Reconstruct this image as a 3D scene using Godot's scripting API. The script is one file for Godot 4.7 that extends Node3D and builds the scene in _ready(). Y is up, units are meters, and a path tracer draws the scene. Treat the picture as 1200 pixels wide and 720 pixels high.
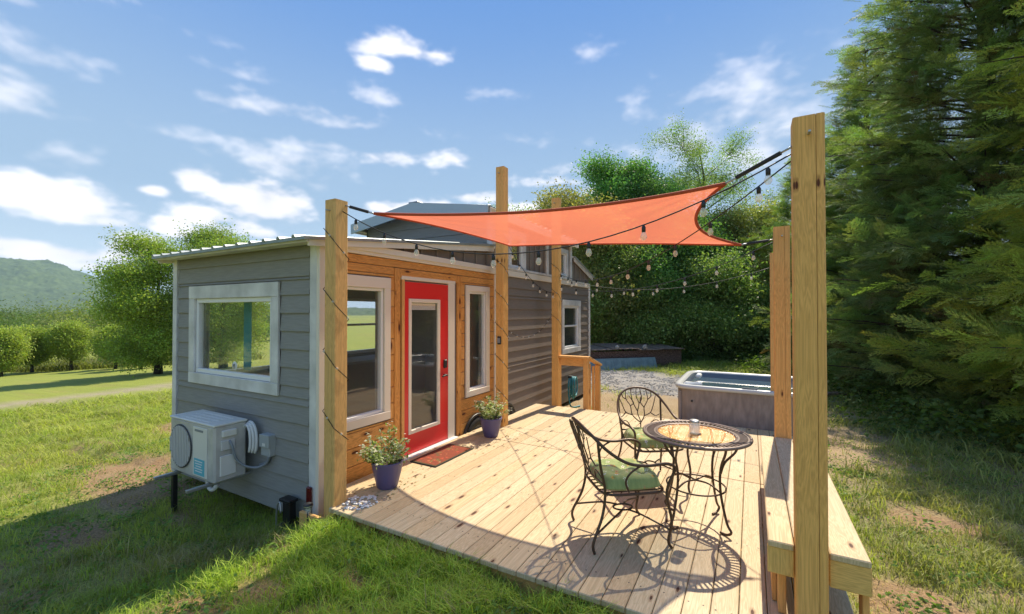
extends Node3D
# World frame: deck surface y = 0, camera over the lawn; -z runs along the house (called D, so D = -z), x to the right.

var M := {}
var rng := RandomNumberGenerator.new()
var nz := FastNoiseLite.new()
var nf := FastNoiseLite.new()
var counts := {}
const EXPOSURE := 2.8

# ------------------------------------------------------------------ helpers
func P(x: float, h: float, d: float) -> Vector3:
	return Vector3(x, h, -d)

func numbered(n: String) -> String:
	if not counts.has(n):
		counts[n] = 0
		return n
	counts[n] += 1
	return "%s_%03d" % [n, counts[n]]

func tag(o: Node, label := "", category := "", group := "", kind := "") -> void:
	if label != "": o.set_meta("label", label)
	if category != "": o.set_meta("category", category)
	if group != "": o.set_meta("group", group)
	if kind != "": o.set_meta("kind", kind)

func thing(called: String, label: String, category: String, at: Vector3, turn := 0.0, group := "") -> Node3D:
	var o := Node3D.new()
	o.name = numbered(called)
	add_child(o)
	o.position = at
	o.rotation.y = turn
	tag(o, label, category, group)
	return o

func part(parent: Node3D, called: String, mesh: Mesh, mat: Material, at := Vector3.ZERO, rot := Vector3.ZERO) -> MeshInstance3D:
	var o := MeshInstance3D.new()
	o.name = called if parent != self else numbered(called)
	o.mesh = mesh
	o.material_override = mat
	parent.add_child(o, true)
	o.position = at
	o.rotation = rot
	return o

func st_new(smooth := true) -> SurfaceTool:
	var st := SurfaceTool.new()
	st.begin(Mesh.PRIMITIVE_TRIANGLES)
	st.set_smooth_group(0 if smooth else -1)
	return st

func st_end(st: SurfaceTool) -> ArrayMesh:
	st.generate_normals()
	return st.commit()

func quad(st: SurfaceTool, a: Vector3, b: Vector3, c: Vector3, d: Vector3, ua := Vector2(0, 0), ub := Vector2(1, 0), uc := Vector2(1, 1), ud := Vector2(0, 1)) -> void:
	# a b c d counter-clockwise seen from the front; emitted clockwise
	for k in [[a, ua], [c, uc], [b, ub], [a, ua], [d, ud], [c, uc]]:
		st.set_uv(k[1]); st.add_vertex(k[0])

# bevelled box added to a SurfaceTool; grain (v) runs along the longest side
func add_box(st: SurfaceTool, s: Vector3, bev := 0.004, off := Vector3.ZERO, basis := Basis.IDENTITY, uvo := Vector2.ZERO) -> void:
	var h := s * 0.5
	bev = minf(bev, minf(h.x, minf(h.y, h.z)) * 0.6)
	var la := 0
	if s.y >= s.x and s.y >= s.z: la = 1
	elif s.z >= s.x and s.z >= s.y: la = 2
	var c := {}
	for sx in [-1, 1]:
		for sy in [-1, 1]:
			for sz in [-1, 1]:
				var v := Vector3(sx * h.x, sy * h.y, sz * h.z)
				var sg := [sx, sy, sz]
				for ax in 3:
					var w := v
					for o in 3:
						if o != ax: w[o] -= sg[o] * bev
					c["%d%d%d%d" % [sx, sy, sz, ax]] = w
	var g := func(sx, sy, sz, ax): return c["%d%d%d%d" % [sx, sy, sz, ax]]
	for ax in 3:
		var p := (ax + 1) % 3
		var q := (ax + 2) % 3
		for sg in [-1, 1]:
			var pts := []
			for k in [[-1, -1], [1, -1], [1, 1], [-1, 1]]:
				var e := [0, 0, 0]
				e[ax] = sg; e[p] = k[0] * (1 if sg > 0 else 1); e[q] = k[1]
				pts.append(g.call(e[0], e[1], e[2], ax))
			if sg < 0: pts.reverse()
			var uvs := []
			for v in pts:
				var u: float
				var w: float
				if la == ax: u = v[p]; w = v[q]
				elif la == p: u = v[q]; w = v[p]
				else: u = v[p]; w = v[q]
				uvs.append(Vector2(u + ax * 0.37, w) + uvo)
			quad(st, basis * pts[0] + off, basis * pts[1] + off, basis * pts[2] + off, basis * pts[3] + off, uvs[0], uvs[1], uvs[2], uvs[3])
	# edges
	for ax in 3:
		var p := (ax + 1) % 3
		var q := (ax + 2) % 3
		for a in [-1, 1]:
			for b in [-1, 1]:
				var lo := [0, 0, 0]
				var hi := [0, 0, 0]
				lo[ax] = -1; hi[ax] = 1
				lo[p] = a; hi[p] = a; lo[q] = b; hi[q] = b
				var v0: Vector3 = g.call(lo[0], lo[1], lo[2], p)
				var v1: Vector3 = g.call(hi[0], hi[1], hi[2], p)
				var v2: Vector3 = g.call(hi[0], hi[1], hi[2], q)
				var v3: Vector3 = g.call(lo[0], lo[1], lo[2], q)
				var uv := []
				for v in [v0, v1, v2, v3]: uv.append(Vector2(v[(la + 1) % 3], v[la]) + uvo)
				if a * b > 0: quad(st, basis * v3 + off, basis * v2 + off, basis * v1 + off, basis * v0 + off, uv[3], uv[2], uv[1], uv[0])
				else: quad(st, basis * v0 + off, basis * v1 + off, basis * v2 + off, basis * v3 + off, uv[0], uv[1], uv[2], uv[3])
	for sx in [-1, 1]:
		for sy in [-1, 1]:
			for sz in [-1, 1]:
				var a: Vector3 = basis * g.call(sx, sy, sz, 0) + off
				var b: Vector3 = basis * g.call(sx, sy, sz, 1) + off
				var d: Vector3 = basis * g.call(sx, sy, sz, 2) + off
				var order := [a, d, b] if sx * sy * sz > 0 else [a, b, d]
				for v in order:
					st.set_uv(uvo); st.add_vertex(v)

func box(s: Vector3, bev := 0.004) -> ArrayMesh:
	var st := st_new(false)
	add_box(st, s, bev, Vector3.ZERO, Basis.IDENTITY, Vector2(rng.randf() * 4.0, rng.randf() * 9.0))
	return st_end(st)

func bx(parent: Node3D, called: String, s: Vector3, at: Vector3, mat: Material, bev := 0.004, rot := Vector3.ZERO) -> MeshInstance3D:
	return part(parent, called, box(s, bev), mat, at, rot)

# box from world-space extents, parent's place taken off
func wb(parent: Node3D, called: String, x0: float, x1: float, h0: float, h1: float, d0: float, d1: float, mat: Material, bev := 0.004) -> MeshInstance3D:
	var org := Vector3.ZERO
	var n: Node = parent
	while n != self and n is Node3D:
		org += n.position
		n = n.get_parent()
	return bx(parent, called, Vector3(absf(x1 - x0), absf(h1 - h0), absf(d1 - d0)), Vector3((x0 + x1) / 2, (h0 + h1) / 2, -(d0 + d1) / 2) - org, mat, bev)

func org_of(n: Node) -> Vector3:
	var o := Vector3.ZERO
	while n != self and n is Node3D:
		o += n.position
		n = n.get_parent()
	return o

func add_tube(st: SurfaceTool, pts: Array, rad, sides := 8, cap := true) -> void:
	var n := pts.size()
	if n < 2: return
	var rings := []
	var up := Vector3.UP
	var t0: Vector3 = (pts[1] - pts[0]).normalized()
	if absf(t0.dot(up)) > 0.9: up = Vector3.RIGHT
	var nrm := (up - t0 * up.dot(t0)).normalized()
	for i in n:
		var t: Vector3
		if i == 0: t = pts[1] - pts[0]
		elif i == n - 1: t = pts[n - 1] - pts[n - 2]
		else: t = pts[i + 1] - pts[i - 1]
		t = t.normalized()
		nrm = nrm - t * nrm.dot(t)
		if nrm.length() < 1e-4: nrm = t.cross(Vector3(0.3, 0.8, 0.5))
		nrm = nrm.normalized()
		var bn := t.cross(nrm)
		var r: float = rad[i] if rad is Array else rad
		var ring := []
		for k in sides:
			var a := TAU * k / sides
			ring.append(pts[i] + (nrm * cos(a) + bn * sin(a)) * r)
		rings.append(ring)
	var len := 0.0
	for i in n - 1:
		var l2: float = len + (pts[i + 1] - pts[i]).length()
		for k in sides:
			var k2 := (k + 1) % sides
			quad(st, rings[i][k], rings[i][k2], rings[i + 1][k2], rings[i + 1][k], Vector2(float(k) / sides * 0.4, len), Vector2(float(k + 1) / sides * 0.4, len), Vector2(float(k + 1) / sides * 0.4, l2), Vector2(float(k) / sides * 0.4, l2))
		len = l2
	if cap:
		for k in range(1, sides - 1):
			for v in [rings[0][0], rings[0][k], rings[0][k + 1]]: st.add_vertex(v)
			for v in [rings[n - 1][0], rings[n - 1][k + 1], rings[n - 1][k]]: st.add_vertex(v)

func tube(pts: Array, rad, sides := 8) -> ArrayMesh:
	var st := st_new()
	add_tube(st, pts, rad, sides)
	return st_end(st)

func smooth_path(pts: Array, sub := 6) -> Array:
	var out := []
	for i in pts.size() - 1:
		var p0: Vector3 = pts[maxi(i - 1, 0)]
		var p1: Vector3 = pts[i]
		var p2: Vector3 = pts[i + 1]
		var p3: Vector3 = pts[mini(i + 2, pts.size() - 1)]
		for k in sub:
			var t := float(k) / sub
			out.append(0.5 * ((2 * p1) + (p2 - p0) * t + (2 * p0 - 5 * p1 + 4 * p2 - p3) * t * t + (3 * p1 - p0 - 3 * p2 + p3) * t * t * t))
	out.append(pts[-1])
	return out

func add_lathe(st: SurfaceTool, prof: Array, sides := 24, off := Vector3.ZERO) -> void:
	for i in prof.size() - 1:
		var a: Vector2 = prof[i]
		var b: Vector2 = prof[i + 1]
		for k in sides:
			var t0 := TAU * k / sides
			var t1 := TAU * (k + 1) / sides
			var c0 := Vector3(cos(t0), 0, -sin(t0))
			var c1 := Vector3(cos(t1), 0, -sin(t1))
			var u0 := float(k) / sides
			var u1 := float(k + 1) / sides
			quad(st, c0 * a.x + Vector3(0, a.y, 0) + off, c1 * a.x + Vector3(0, a.y, 0) + off, c1 * b.x + Vector3(0, b.y, 0) + off, c0 * b.x + Vector3(0, b.y, 0) + off, Vector2(u0, a.y), Vector2(u1, a.y), Vector2(u1, b.y), Vector2(u0, b.y))

func lathe(prof: Array, sides := 24) -> ArrayMesh:
	var st := st_new()
	add_lathe(st, prof, sides)
	return st_end(st)

# prism: outline (counter-clockwise in xy) pushed along z from 0 to len
func add_prism(st: SurfaceTool, pts: PackedVector2Array, len: float, xf := Transform3D.IDENTITY, uvo := Vector2.ZERO) -> void:
	var n := pts.size()
	for i in n:
		var a := pts[i]
		var b := pts[(i + 1) % n]
		var l := (b - a).length()
		quad(st, xf * Vector3(a.x, a.y, 0), xf * Vector3(b.x, b.y, 0), xf * Vector3(b.x, b.y, len), xf * Vector3(a.x, a.y, len), Vector2(0, 0) + uvo, Vector2(l, 0) + uvo, Vector2(l, len) + uvo, Vector2(0, len) + uvo)
	var tri := Geometry2D.triangulate_polygon(pts)
	for i in range(0, tri.size(), 3):
		var t := [pts[tri[i]], pts[tri[i + 1]], pts[tri[i + 2]]]
		var ccw: bool = (t[1] - t[0]).cross(t[2] - t[0]) > 0
		if not ccw: t.reverse()
		for k in [0, 1, 2]:
			st.set_uv(t[k] + uvo); st.add_vertex(xf * Vector3(t[k].x, t[k].y, 0))
		for k in [0, 2, 1]:
			st.set_uv(t[k] + uvo); st.add_vertex(xf * Vector3(t[k].x, t[k].y, len))

func prism(pts: PackedVector2Array, len: float) -> ArrayMesh:
	var st := st_new(false)
	add_prism(st, pts, len, Transform3D.IDENTITY, Vector2(rng.randf() * 3, rng.randf() * 7))
	return st_end(st)

func sm(a: float, b: float, x: float) -> float:
	return smoothstep(a, b, x)

func lin(r: float, g: float, b: float, a := 1.0) -> Color:
	var c := Color(r, g, b).linear_to_srgb()
	c.a = a
	return c

# ------------------------------------------------------------------ materials
func mat(called: String, c: Color, rough := 0.7, metal := 0.0) -> StandardMaterial3D:
	var m := StandardMaterial3D.new()
	m.resource_name = called
	m.albedo_color = c
	m.roughness = rough
	m.metallic = metal
	M[called] = m
	return m

func wood_image(w: int, h: int, knots: int, seed: int, contrast: float, knot_dark: float) -> ImageTexture:
	var r := RandomNumberGenerator.new()
	r.seed = seed
	var n := FastNoiseLite.new()
	n.seed = seed
	n.frequency = 1.0
	n.fractal_octaves = 3
	var ks := []
	for i in knots: ks.append([r.randf() * w, r.randf() * h, r.randf_range(3.0, 8.0) * w / 256.0])
	var data := PackedByteArray()
	data.resize(w * h * 3)
	var i := 0
	for y in h:
		var fy := float(y) / h
		for x in w:
			var fx := float(x) / w
			var warp := 0.0
			var dark := 0.0
			for k in ks:
				var dx: float = x - k[0]
				if dx > w * 0.5: dx -= w
				elif dx < -w * 0.5: dx += w
				var dy: float = y - k[1]
				if absf(dy) > 90.0: continue
				var q: float = (dx * dx + dy * dy * 0.35) / (k[2] * k[2])
				if q < 14.0:
					warp += exp(-q * 0.35) * 1.2
					dark = maxf(dark, smoothstep(1.3, 0.35, q) + 0.35 * smoothstep(5.0, 1.0, q))
			# periodic lookup so that the repeat has no seam
			var ca := cos(fx * TAU) * 1.3
			var sa := sin(fx * TAU) * 1.3
			var slow := n.get_noise_3d(ca, sa, sin(fy * TAU) * 0.9 + cos(fy * TAU) * 0.5)
			var fine := n.get_noise_3d(ca * 9.0, sa * 9.0, sin(fy * TAU) * 2.2 + 7.0)
			var fib := n.get_noise_3d(ca * 26.0, sa * 26.0, sin(fy * TAU) * 9.0 + cos(fy * TAU) * 6.0)
			var ring := 0.5 + 0.5 * sin((fx * 34.0 + slow * 9.0 + warp * 2.2) * 2.0)
			var v := 1.0 - contrast * (0.30 * ring + 0.25 * (fine + 0.4) + 0.25 * (fib + 0.3))
			v = clampf(v, 0.0, 1.0)
			var kd := dark * knot_dark
			data[i] = int(255.0 * clampf(v * (1.0 - kd * 0.72), 0, 1))
			data[i + 1] = int(255.0 * clampf((v - 0.06 * contrast * ring) * (1.0 - kd * 0.88), 0, 1))
			data[i + 2] = int(255.0 * clampf((v - 0.14 * contrast * ring) * (1.0 - kd * 0.95), 0, 1))
			i += 3
	return ImageTexture.create_from_image(Image.create_from_data(w, h, false, Image.FORMAT_RGB8, data))

func noise_tex(seed: int, freq: float, size: int, lo: float, hi: float, oct := 4) -> NoiseTexture2D:
	var n := FastNoiseLite.new()
	n.seed = seed
	n.frequency = freq
	n.fractal_octaves = oct
	var t := NoiseTexture2D.new()
	t.width = size; t.height = size
	t.seamless = true
	t.noise = n
	var g := Gradient.new()
	g.set_color(0, Color(lo, lo, lo)); g.set_color(1, Color(hi, hi, hi))
	t.color_ramp = g
	return t

func bump(m: StandardMaterial3D, t: Texture2D, cm: float) -> void:
	m.heightmap_enabled = true
	m.heightmap_texture = t
	m.heightmap_scale = cm

func wooden(called: String, c: Color, tex: Texture2D, rough := 0.75) -> StandardMaterial3D:
	var m := mat(called, c, rough)
	m.albedo_texture = tex
	m.uv1_scale = Vector3(2.0, 0.42, 1)
	bump(m, tex, 0.12)
	return m

func make_materials() -> void:
	var pine := wood_image(384, 1024, 6, 11, 0.24, 0.62)
	var cedar := wood_image(384, 1024, 10, 23, 0.36, 0.65)
	var grain := noise_tex(5, 0.02, 512, 0.78, 1.0)
	var fine := noise_tex(9, 0.12, 256, 0.72, 1.0)
	var lapgrain := noise_tex(6, 0.03, 512, 0.90, 1.0)
	var dirty := noise_tex(15, 0.008, 512, 0.82, 1.0, 5)
	var deckc := [lin(0.67, 0.52, 0.31), lin(0.71, 0.57, 0.36), lin(0.60, 0.45, 0.26), lin(0.68, 0.52, 0.30), lin(0.66, 0.53, 0.33)]
	for i in deckc.size(): wooden("deck_pine_%d" % i, deckc[i], pine)
	wooden("post_pine", lin(0.92, 0.50, 0.145), pine)
	wooden("post_green", lin(0.82, 0.49, 0.17), pine)
	wooden("rail_pine", lin(0.86, 0.45, 0.14), pine)
	wooden("bench_pine", lin(0.86, 0.54, 0.17), pine)
	var cd := [lin(0.90, 0.44, 0.115), lin(0.83, 0.38, 0.095), lin(0.93, 0.48, 0.14), lin(0.87, 0.42, 0.11)]
	for i in cd.size(): wooden("cedar_%d" % i, cd[i], cedar, 0.6)
	var sid := mat("siding_grey", lin(0.29, 0.285, 0.265), 0.7)
	sid.albedo_texture = lapgrain
	sid.uv1_scale = Vector3(3.0, 0.25, 1)
	bump(sid, fine, 0.05)
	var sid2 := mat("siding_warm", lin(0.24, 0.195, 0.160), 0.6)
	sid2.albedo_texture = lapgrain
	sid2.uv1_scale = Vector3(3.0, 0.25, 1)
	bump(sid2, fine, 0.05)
	var wp := mat("white_paint", lin(0.78, 0.77, 0.74), 0.5)
	wp.albedo_texture = dirty
	wp.uv1_triplanar = true
	wp.uv1_scale = Vector3(0.7, 0.7, 0.7)
	mat("bounce_cream_trim", lin(0.78, 0.70, 0.58), 0.5)  # white trim with the deck's warm bounce light put into its colour
	mat("white_vinyl", lin(0.80, 0.80, 0.78), 0.35)
	var rd := mat("red_paint", lin(0.78, 0.032, 0.030), 0.35)
	rd.clearcoat_enabled = true; rd.clearcoat = 0.3; rd.clearcoat_roughness = 0.2
	var rf := mat("roof_metal", lin(0.46, 0.50, 0.52), 0.42, 0.75)
	rf.albedo_texture = dirty
	rf.uv1_triplanar = true
	mat("roof_trim", lin(0.42, 0.50, 0.55), 0.45, 0.2)
	mat("dark_void", lin(0.02, 0.02, 0.02), 0.9)
	mat("interior_wall", lin(0.30, 0.27, 0.24), 0.8)
	mat("interior_floor", lin(0.20, 0.13, 0.08), 0.6)
	mat("interior_dark", lin(0.24, 0.17, 0.115), 0.6)
	mat("teal_cloth", lin(0.06, 0.30, 0.30), 0.9)
	var gl := mat("window_glass", Color(0.9, 0.95, 0.95, 0.02), 0.02)
	gl.transparency = BaseMaterial3D.TRANSPARENCY_ALPHA
	gl.metallic_specular = 0.5
	var bg := mat("bulb_glass", Color(1.0, 0.96, 0.88, 0.30), 0.05)
	bg.transparency = BaseMaterial3D.TRANSPARENCY_ALPHA
	var jg := mat("jar_glass", Color(0.93, 0.95, 0.94, 0.28), 0.05)
	jg.transparency = BaseMaterial3D.TRANSPARENCY_ALPHA
	var ag := mat("amber_glass", Color(lin(1.0, 0.43, 0.01), 0.45), 0.2)
	ag.transparency = BaseMaterial3D.TRANSPARENCY_ALPHA
	bump(ag, noise_tex(44, 0.06, 256, 0.0, 1.0, 2), 0.3)
	ag.uv1_triplanar = true; ag.uv1_scale = Vector3(5, 5, 5)
	mat("black_plastic", lin(0.02, 0.02, 0.02), 0.45)
	mat("black_metal", lin(0.03, 0.03, 0.03), 0.4, 0.5)
	mat("rubber", lin(0.02, 0.02, 0.02), 0.85)
	var ir := mat("wrought_iron", lin(0.12, 0.075, 0.046), 0.42, 0.35)
	ir.albedo_texture = fine
	ir.uv1_triplanar = true; ir.uv1_scale = Vector3(8, 8, 8)
	mat("table_rim", lin(0.17, 0.13, 0.11), 0.4, 0.4)
	mat("chrome", lin(0.7, 0.7, 0.7), 0.2, 1.0)
	mat("galvanised", lin(0.45, 0.46, 0.46), 0.4, 0.8)
	var ac := mat("ac_casing", lin(0.60, 0.58, 0.53), 0.45)
	ac.albedo_texture = dirty; ac.uv1_triplanar = true
	mat("ac_light", lin(0.70, 0.68, 0.62), 0.45)
	mat("ac_grille", lin(0.58, 0.57, 0.54), 0.5)
	mat("ac_dark", lin(0.06, 0.06, 0.06), 0.7)
	mat("teal_label", lin(0.10, 0.45, 0.55), 0.5)
	mat("paper_white", lin(0.75, 0.75, 0.73), 0.6)
	mat("hose_white", lin(0.66, 0.66, 0.64), 0.5)
	mat("conduit_grey", lin(0.22, 0.24, 0.26), 0.5)
	mat("box_grey", lin(0.36, 0.38, 0.37), 0.5)
	mat("lens_red", lin(0.10, 0.005, 0.008), 0.25)
	var sl := mat("sail_cloth", Color.WHITE, 0.85)
	# open-woven cloth: part of the sun passes through the mesh, the rest glows through the dyed threads
	sl.albedo_color = Color(lin(0.86, 0.175, 0.110), 0.75)
	sl.transparency = BaseMaterial3D.TRANSPARENCY_ALPHA
	sl.backlight_enabled = true
	sl.backlight = lin(1.0, 0.30, 0.17)
	bump(sl, noise_tex(31, 0.35, 256, 0.0, 1.0, 2), 0.06)
	sl.uv1_scale = Vector3(6, 6, 1)
	mat("sail_hem", lin(0.45, 0.075, 0.03), 0.85)
	mat("strap", lin(0.03, 0.03, 0.035), 0.8)
	mat("cable_black", lin(0.012, 0.012, 0.012), 0.6)
	mat("pot_purple", lin(0.095, 0.085, 0.20), 0.45)
	mat("soil", lin(0.04, 0.025, 0.015), 0.95)
	var tubm := mat("tub_cabinet", lin(0.34, 0.275, 0.24), 0.65)
	tubm.albedo_texture = grain; tubm.uv1_triplanar = true; tubm.uv1_scale = Vector3(1, 0.3, 1)
	mat("tub_acrylic", lin(0.52, 0.52, 0.50), 0.3)
	mat("tub_shell", lin(0.10, 0.125, 0.15), 0.25)
	var wt := mat("tub_water", Color(0.5, 0.62, 0.66, 0.25), 0.03)
	wt.transparency = BaseMaterial3D.TRANSPARENCY_ALPHA
	mat("tub_pillow", lin(0.62, 0.64, 0.64), 0.5)
	mat("hose_teal", lin(0.03, 0.24, 0.28), 0.5)
	var ru := mat("rusty_metal", lin(0.40, 0.27, 0.20), 0.85)
	ru.albedo_texture = noise_tex(71, 0.03, 512, 0.35, 1.0, 5); ru.uv1_triplanar = true; ru.uv1_scale = Vector3(0.8, 0.8, 0.8)
	var rp := mat("old_purple_tin", lin(0.32, 0.20, 0.19), 0.8)
	rp.albedo_texture = ru.albedo_texture; rp.uv1_triplanar = true
	var bt := mat("blue_tin", lin(0.30, 0.40, 0.44), 0.5, 0.3)
	bt.albedo_texture = dirty; bt.uv1_triplanar = true
	mat("rock", lin(0.32, 0.29, 0.26), 0.9)
	mat("pebble_white", lin(0.75, 0.73, 0.68), 0.7)
	var bk := mat("bark", lin(0.13, 0.095, 0.07), 0.95)
	bk.albedo_texture = noise_tex(77, 0.05, 256, 0.45, 1.0, 4)
	bump(bk, bk.albedo_texture, 1.0)
	mat("twig", lin(0.16, 0.11, 0.08), 0.95)
	var lf := mat("leaf", Color.WHITE, 0.5)
	lf.vertex_color_use_as_albedo = true
	lf.backlight_enabled = true; lf.backlight = lin(0.85, 0.95, 0.4)
	lf.metallic_specular = 0.4
	var nd := mat("needle", Color.WHITE, 0.55)
	nd.vertex_color_use_as_albedo = true
	nd.backlight_enabled = true; nd.backlight = lin(0.85, 1.0, 0.42)
	nd.metallic_specular = 0.35
	var gs := mat("grass_blade", Color.WHITE, 0.55)
	gs.vertex_color_use_as_albedo = true
	gs.backlight_enabled = true; gs.backlight = lin(0.9, 1.0, 0.42)
	gs.metallic_specular = 0.35
	var gd := mat("earth", Color.WHITE, 0.95)
	gd.vertex_color_use_as_albedo = true
	gd.albedo_texture = noise_tex(81, 0.05, 1024, 0.55, 1.0, 5)
	gd.uv1_triplanar = true; gd.uv1_world_triplanar = true; gd.uv1_scale = Vector3(0.55, 0.55, 0.55)
	bump(gd, gd.albedo_texture, 2.0)
	var hl := mat("forest_hill", Color.WHITE, 0.95)
	hl.vertex_color_use_as_albedo = true
	var cu := mat("cushion", Color.WHITE, 0.9)
	cu.albedo_texture = cushion_print()
	cu.uv1_scale = Vector3(1.4, 1.4, 1)
	cu.rim_enabled = true; cu.rim = 0.3
	var mt := mat("mat_weave", Color.WHITE, 0.95)
	mt.albedo_texture = mat_print()
	bump(mt, noise_tex(91, 0.4, 256, 0.0, 1.0, 2), 0.3)

func cushion_print() -> ImageTexture:
	var r := RandomNumberGenerator.new()
	r.seed = 5
	var im := Image.create(256, 256, false, Image.FORMAT_RGB8)
	var fl := FastNoiseLite.new(); fl.frequency = 0.03
	for y in 256:
		for x in 256:
			var v := 0.5 + 0.5 * fl.get_noise_2d(x, y)
			im.set_pixel(x, y, Color(0.50 + 0.14 * v, 0.57 + 0.12 * v, 0.34 + 0.08 * v))
	var petal := [Color(0.95, 0.93, 0.84), Color(0.85, 0.60, 0.20), Color(0.80, 0.86, 0.70), Color(0.78, 0.50, 0.38), Color(0.40, 0.50, 0.26), Color(0.82, 0.85, 0.86)]
	for i in 46:
		var cx := r.randf() * 256.0
		var cy := r.randf() * 256.0
		var rr := r.randf_range(6, 14)
		var col: Color = petal[r.randi() % petal.size()]
		var pet := r.randi_range(4, 6)
		var ph := r.randf() * TAU
		for y in range(-16, 17):
			for x in range(-16, 17):
				var rad := sqrt(float(x * x + y * y))
				var a := atan2(y, x)
				if rad < rr * (0.6 + 0.4 * cos(pet * a + ph)):
					var c := col if rad > rr * 0.22 else Color(0.55, 0.38, 0.12)
					im.set_pixel(posmod(int(cx) + x, 256), posmod(int(cy) + y, 256), c)
	return ImageTexture.create_from_image(im)

func mat_print() -> ImageTexture:
	var r := RandomNumberGenerator.new()
	r.seed = 8
	var im := Image.create(256, 160, false, Image.FORMAT_RGB8)
	var fl := FastNoiseLite.new(); fl.frequency = 0.05
	for y in 160:
		for x in 256:
			var v := 0.5 + 0.5 * fl.get_noise_2d(x, y)
			var c := Color(0.44 + 0.14 * v, 0.21 + 0.07 * v, 0.15)
			if x < 8 or y < 8 or x > 247 or y > 151: c = Color(0.30, 0.27, 0.16)
			im.set_pixel(x, y, c)
	for i in 34:
		var cx := r.randi_range(14, 240)
		var cy := r.randi_range(14, 144)
		var col: Color = [Color(0.72, 0.30, 0.20), Color(0.46, 0.42, 0.22), Color(0.76, 0.66, 0.46), Color(0.36, 0.32, 0.20), Color(0.74, 0.44, 0.30)][r.randi() % 5]
		var rr := r.randf_range(5, 12)
		var pet := r.randi_range(3, 6)
		for y in range(-12, 13):
			for x in range(-12, 13):
				var rad := sqrt(float(x * x + y * y))
				if rad < rr * (0.65 + 0.35 * cos(pet * atan2(y, x))):
					var px := cx + x
					var py := cy + y
					if px > 9 and py > 9 and px < 246 and py < 150: im.set_pixel(px, py, col)
	return ImageTexture.create_from_image(im)

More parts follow.
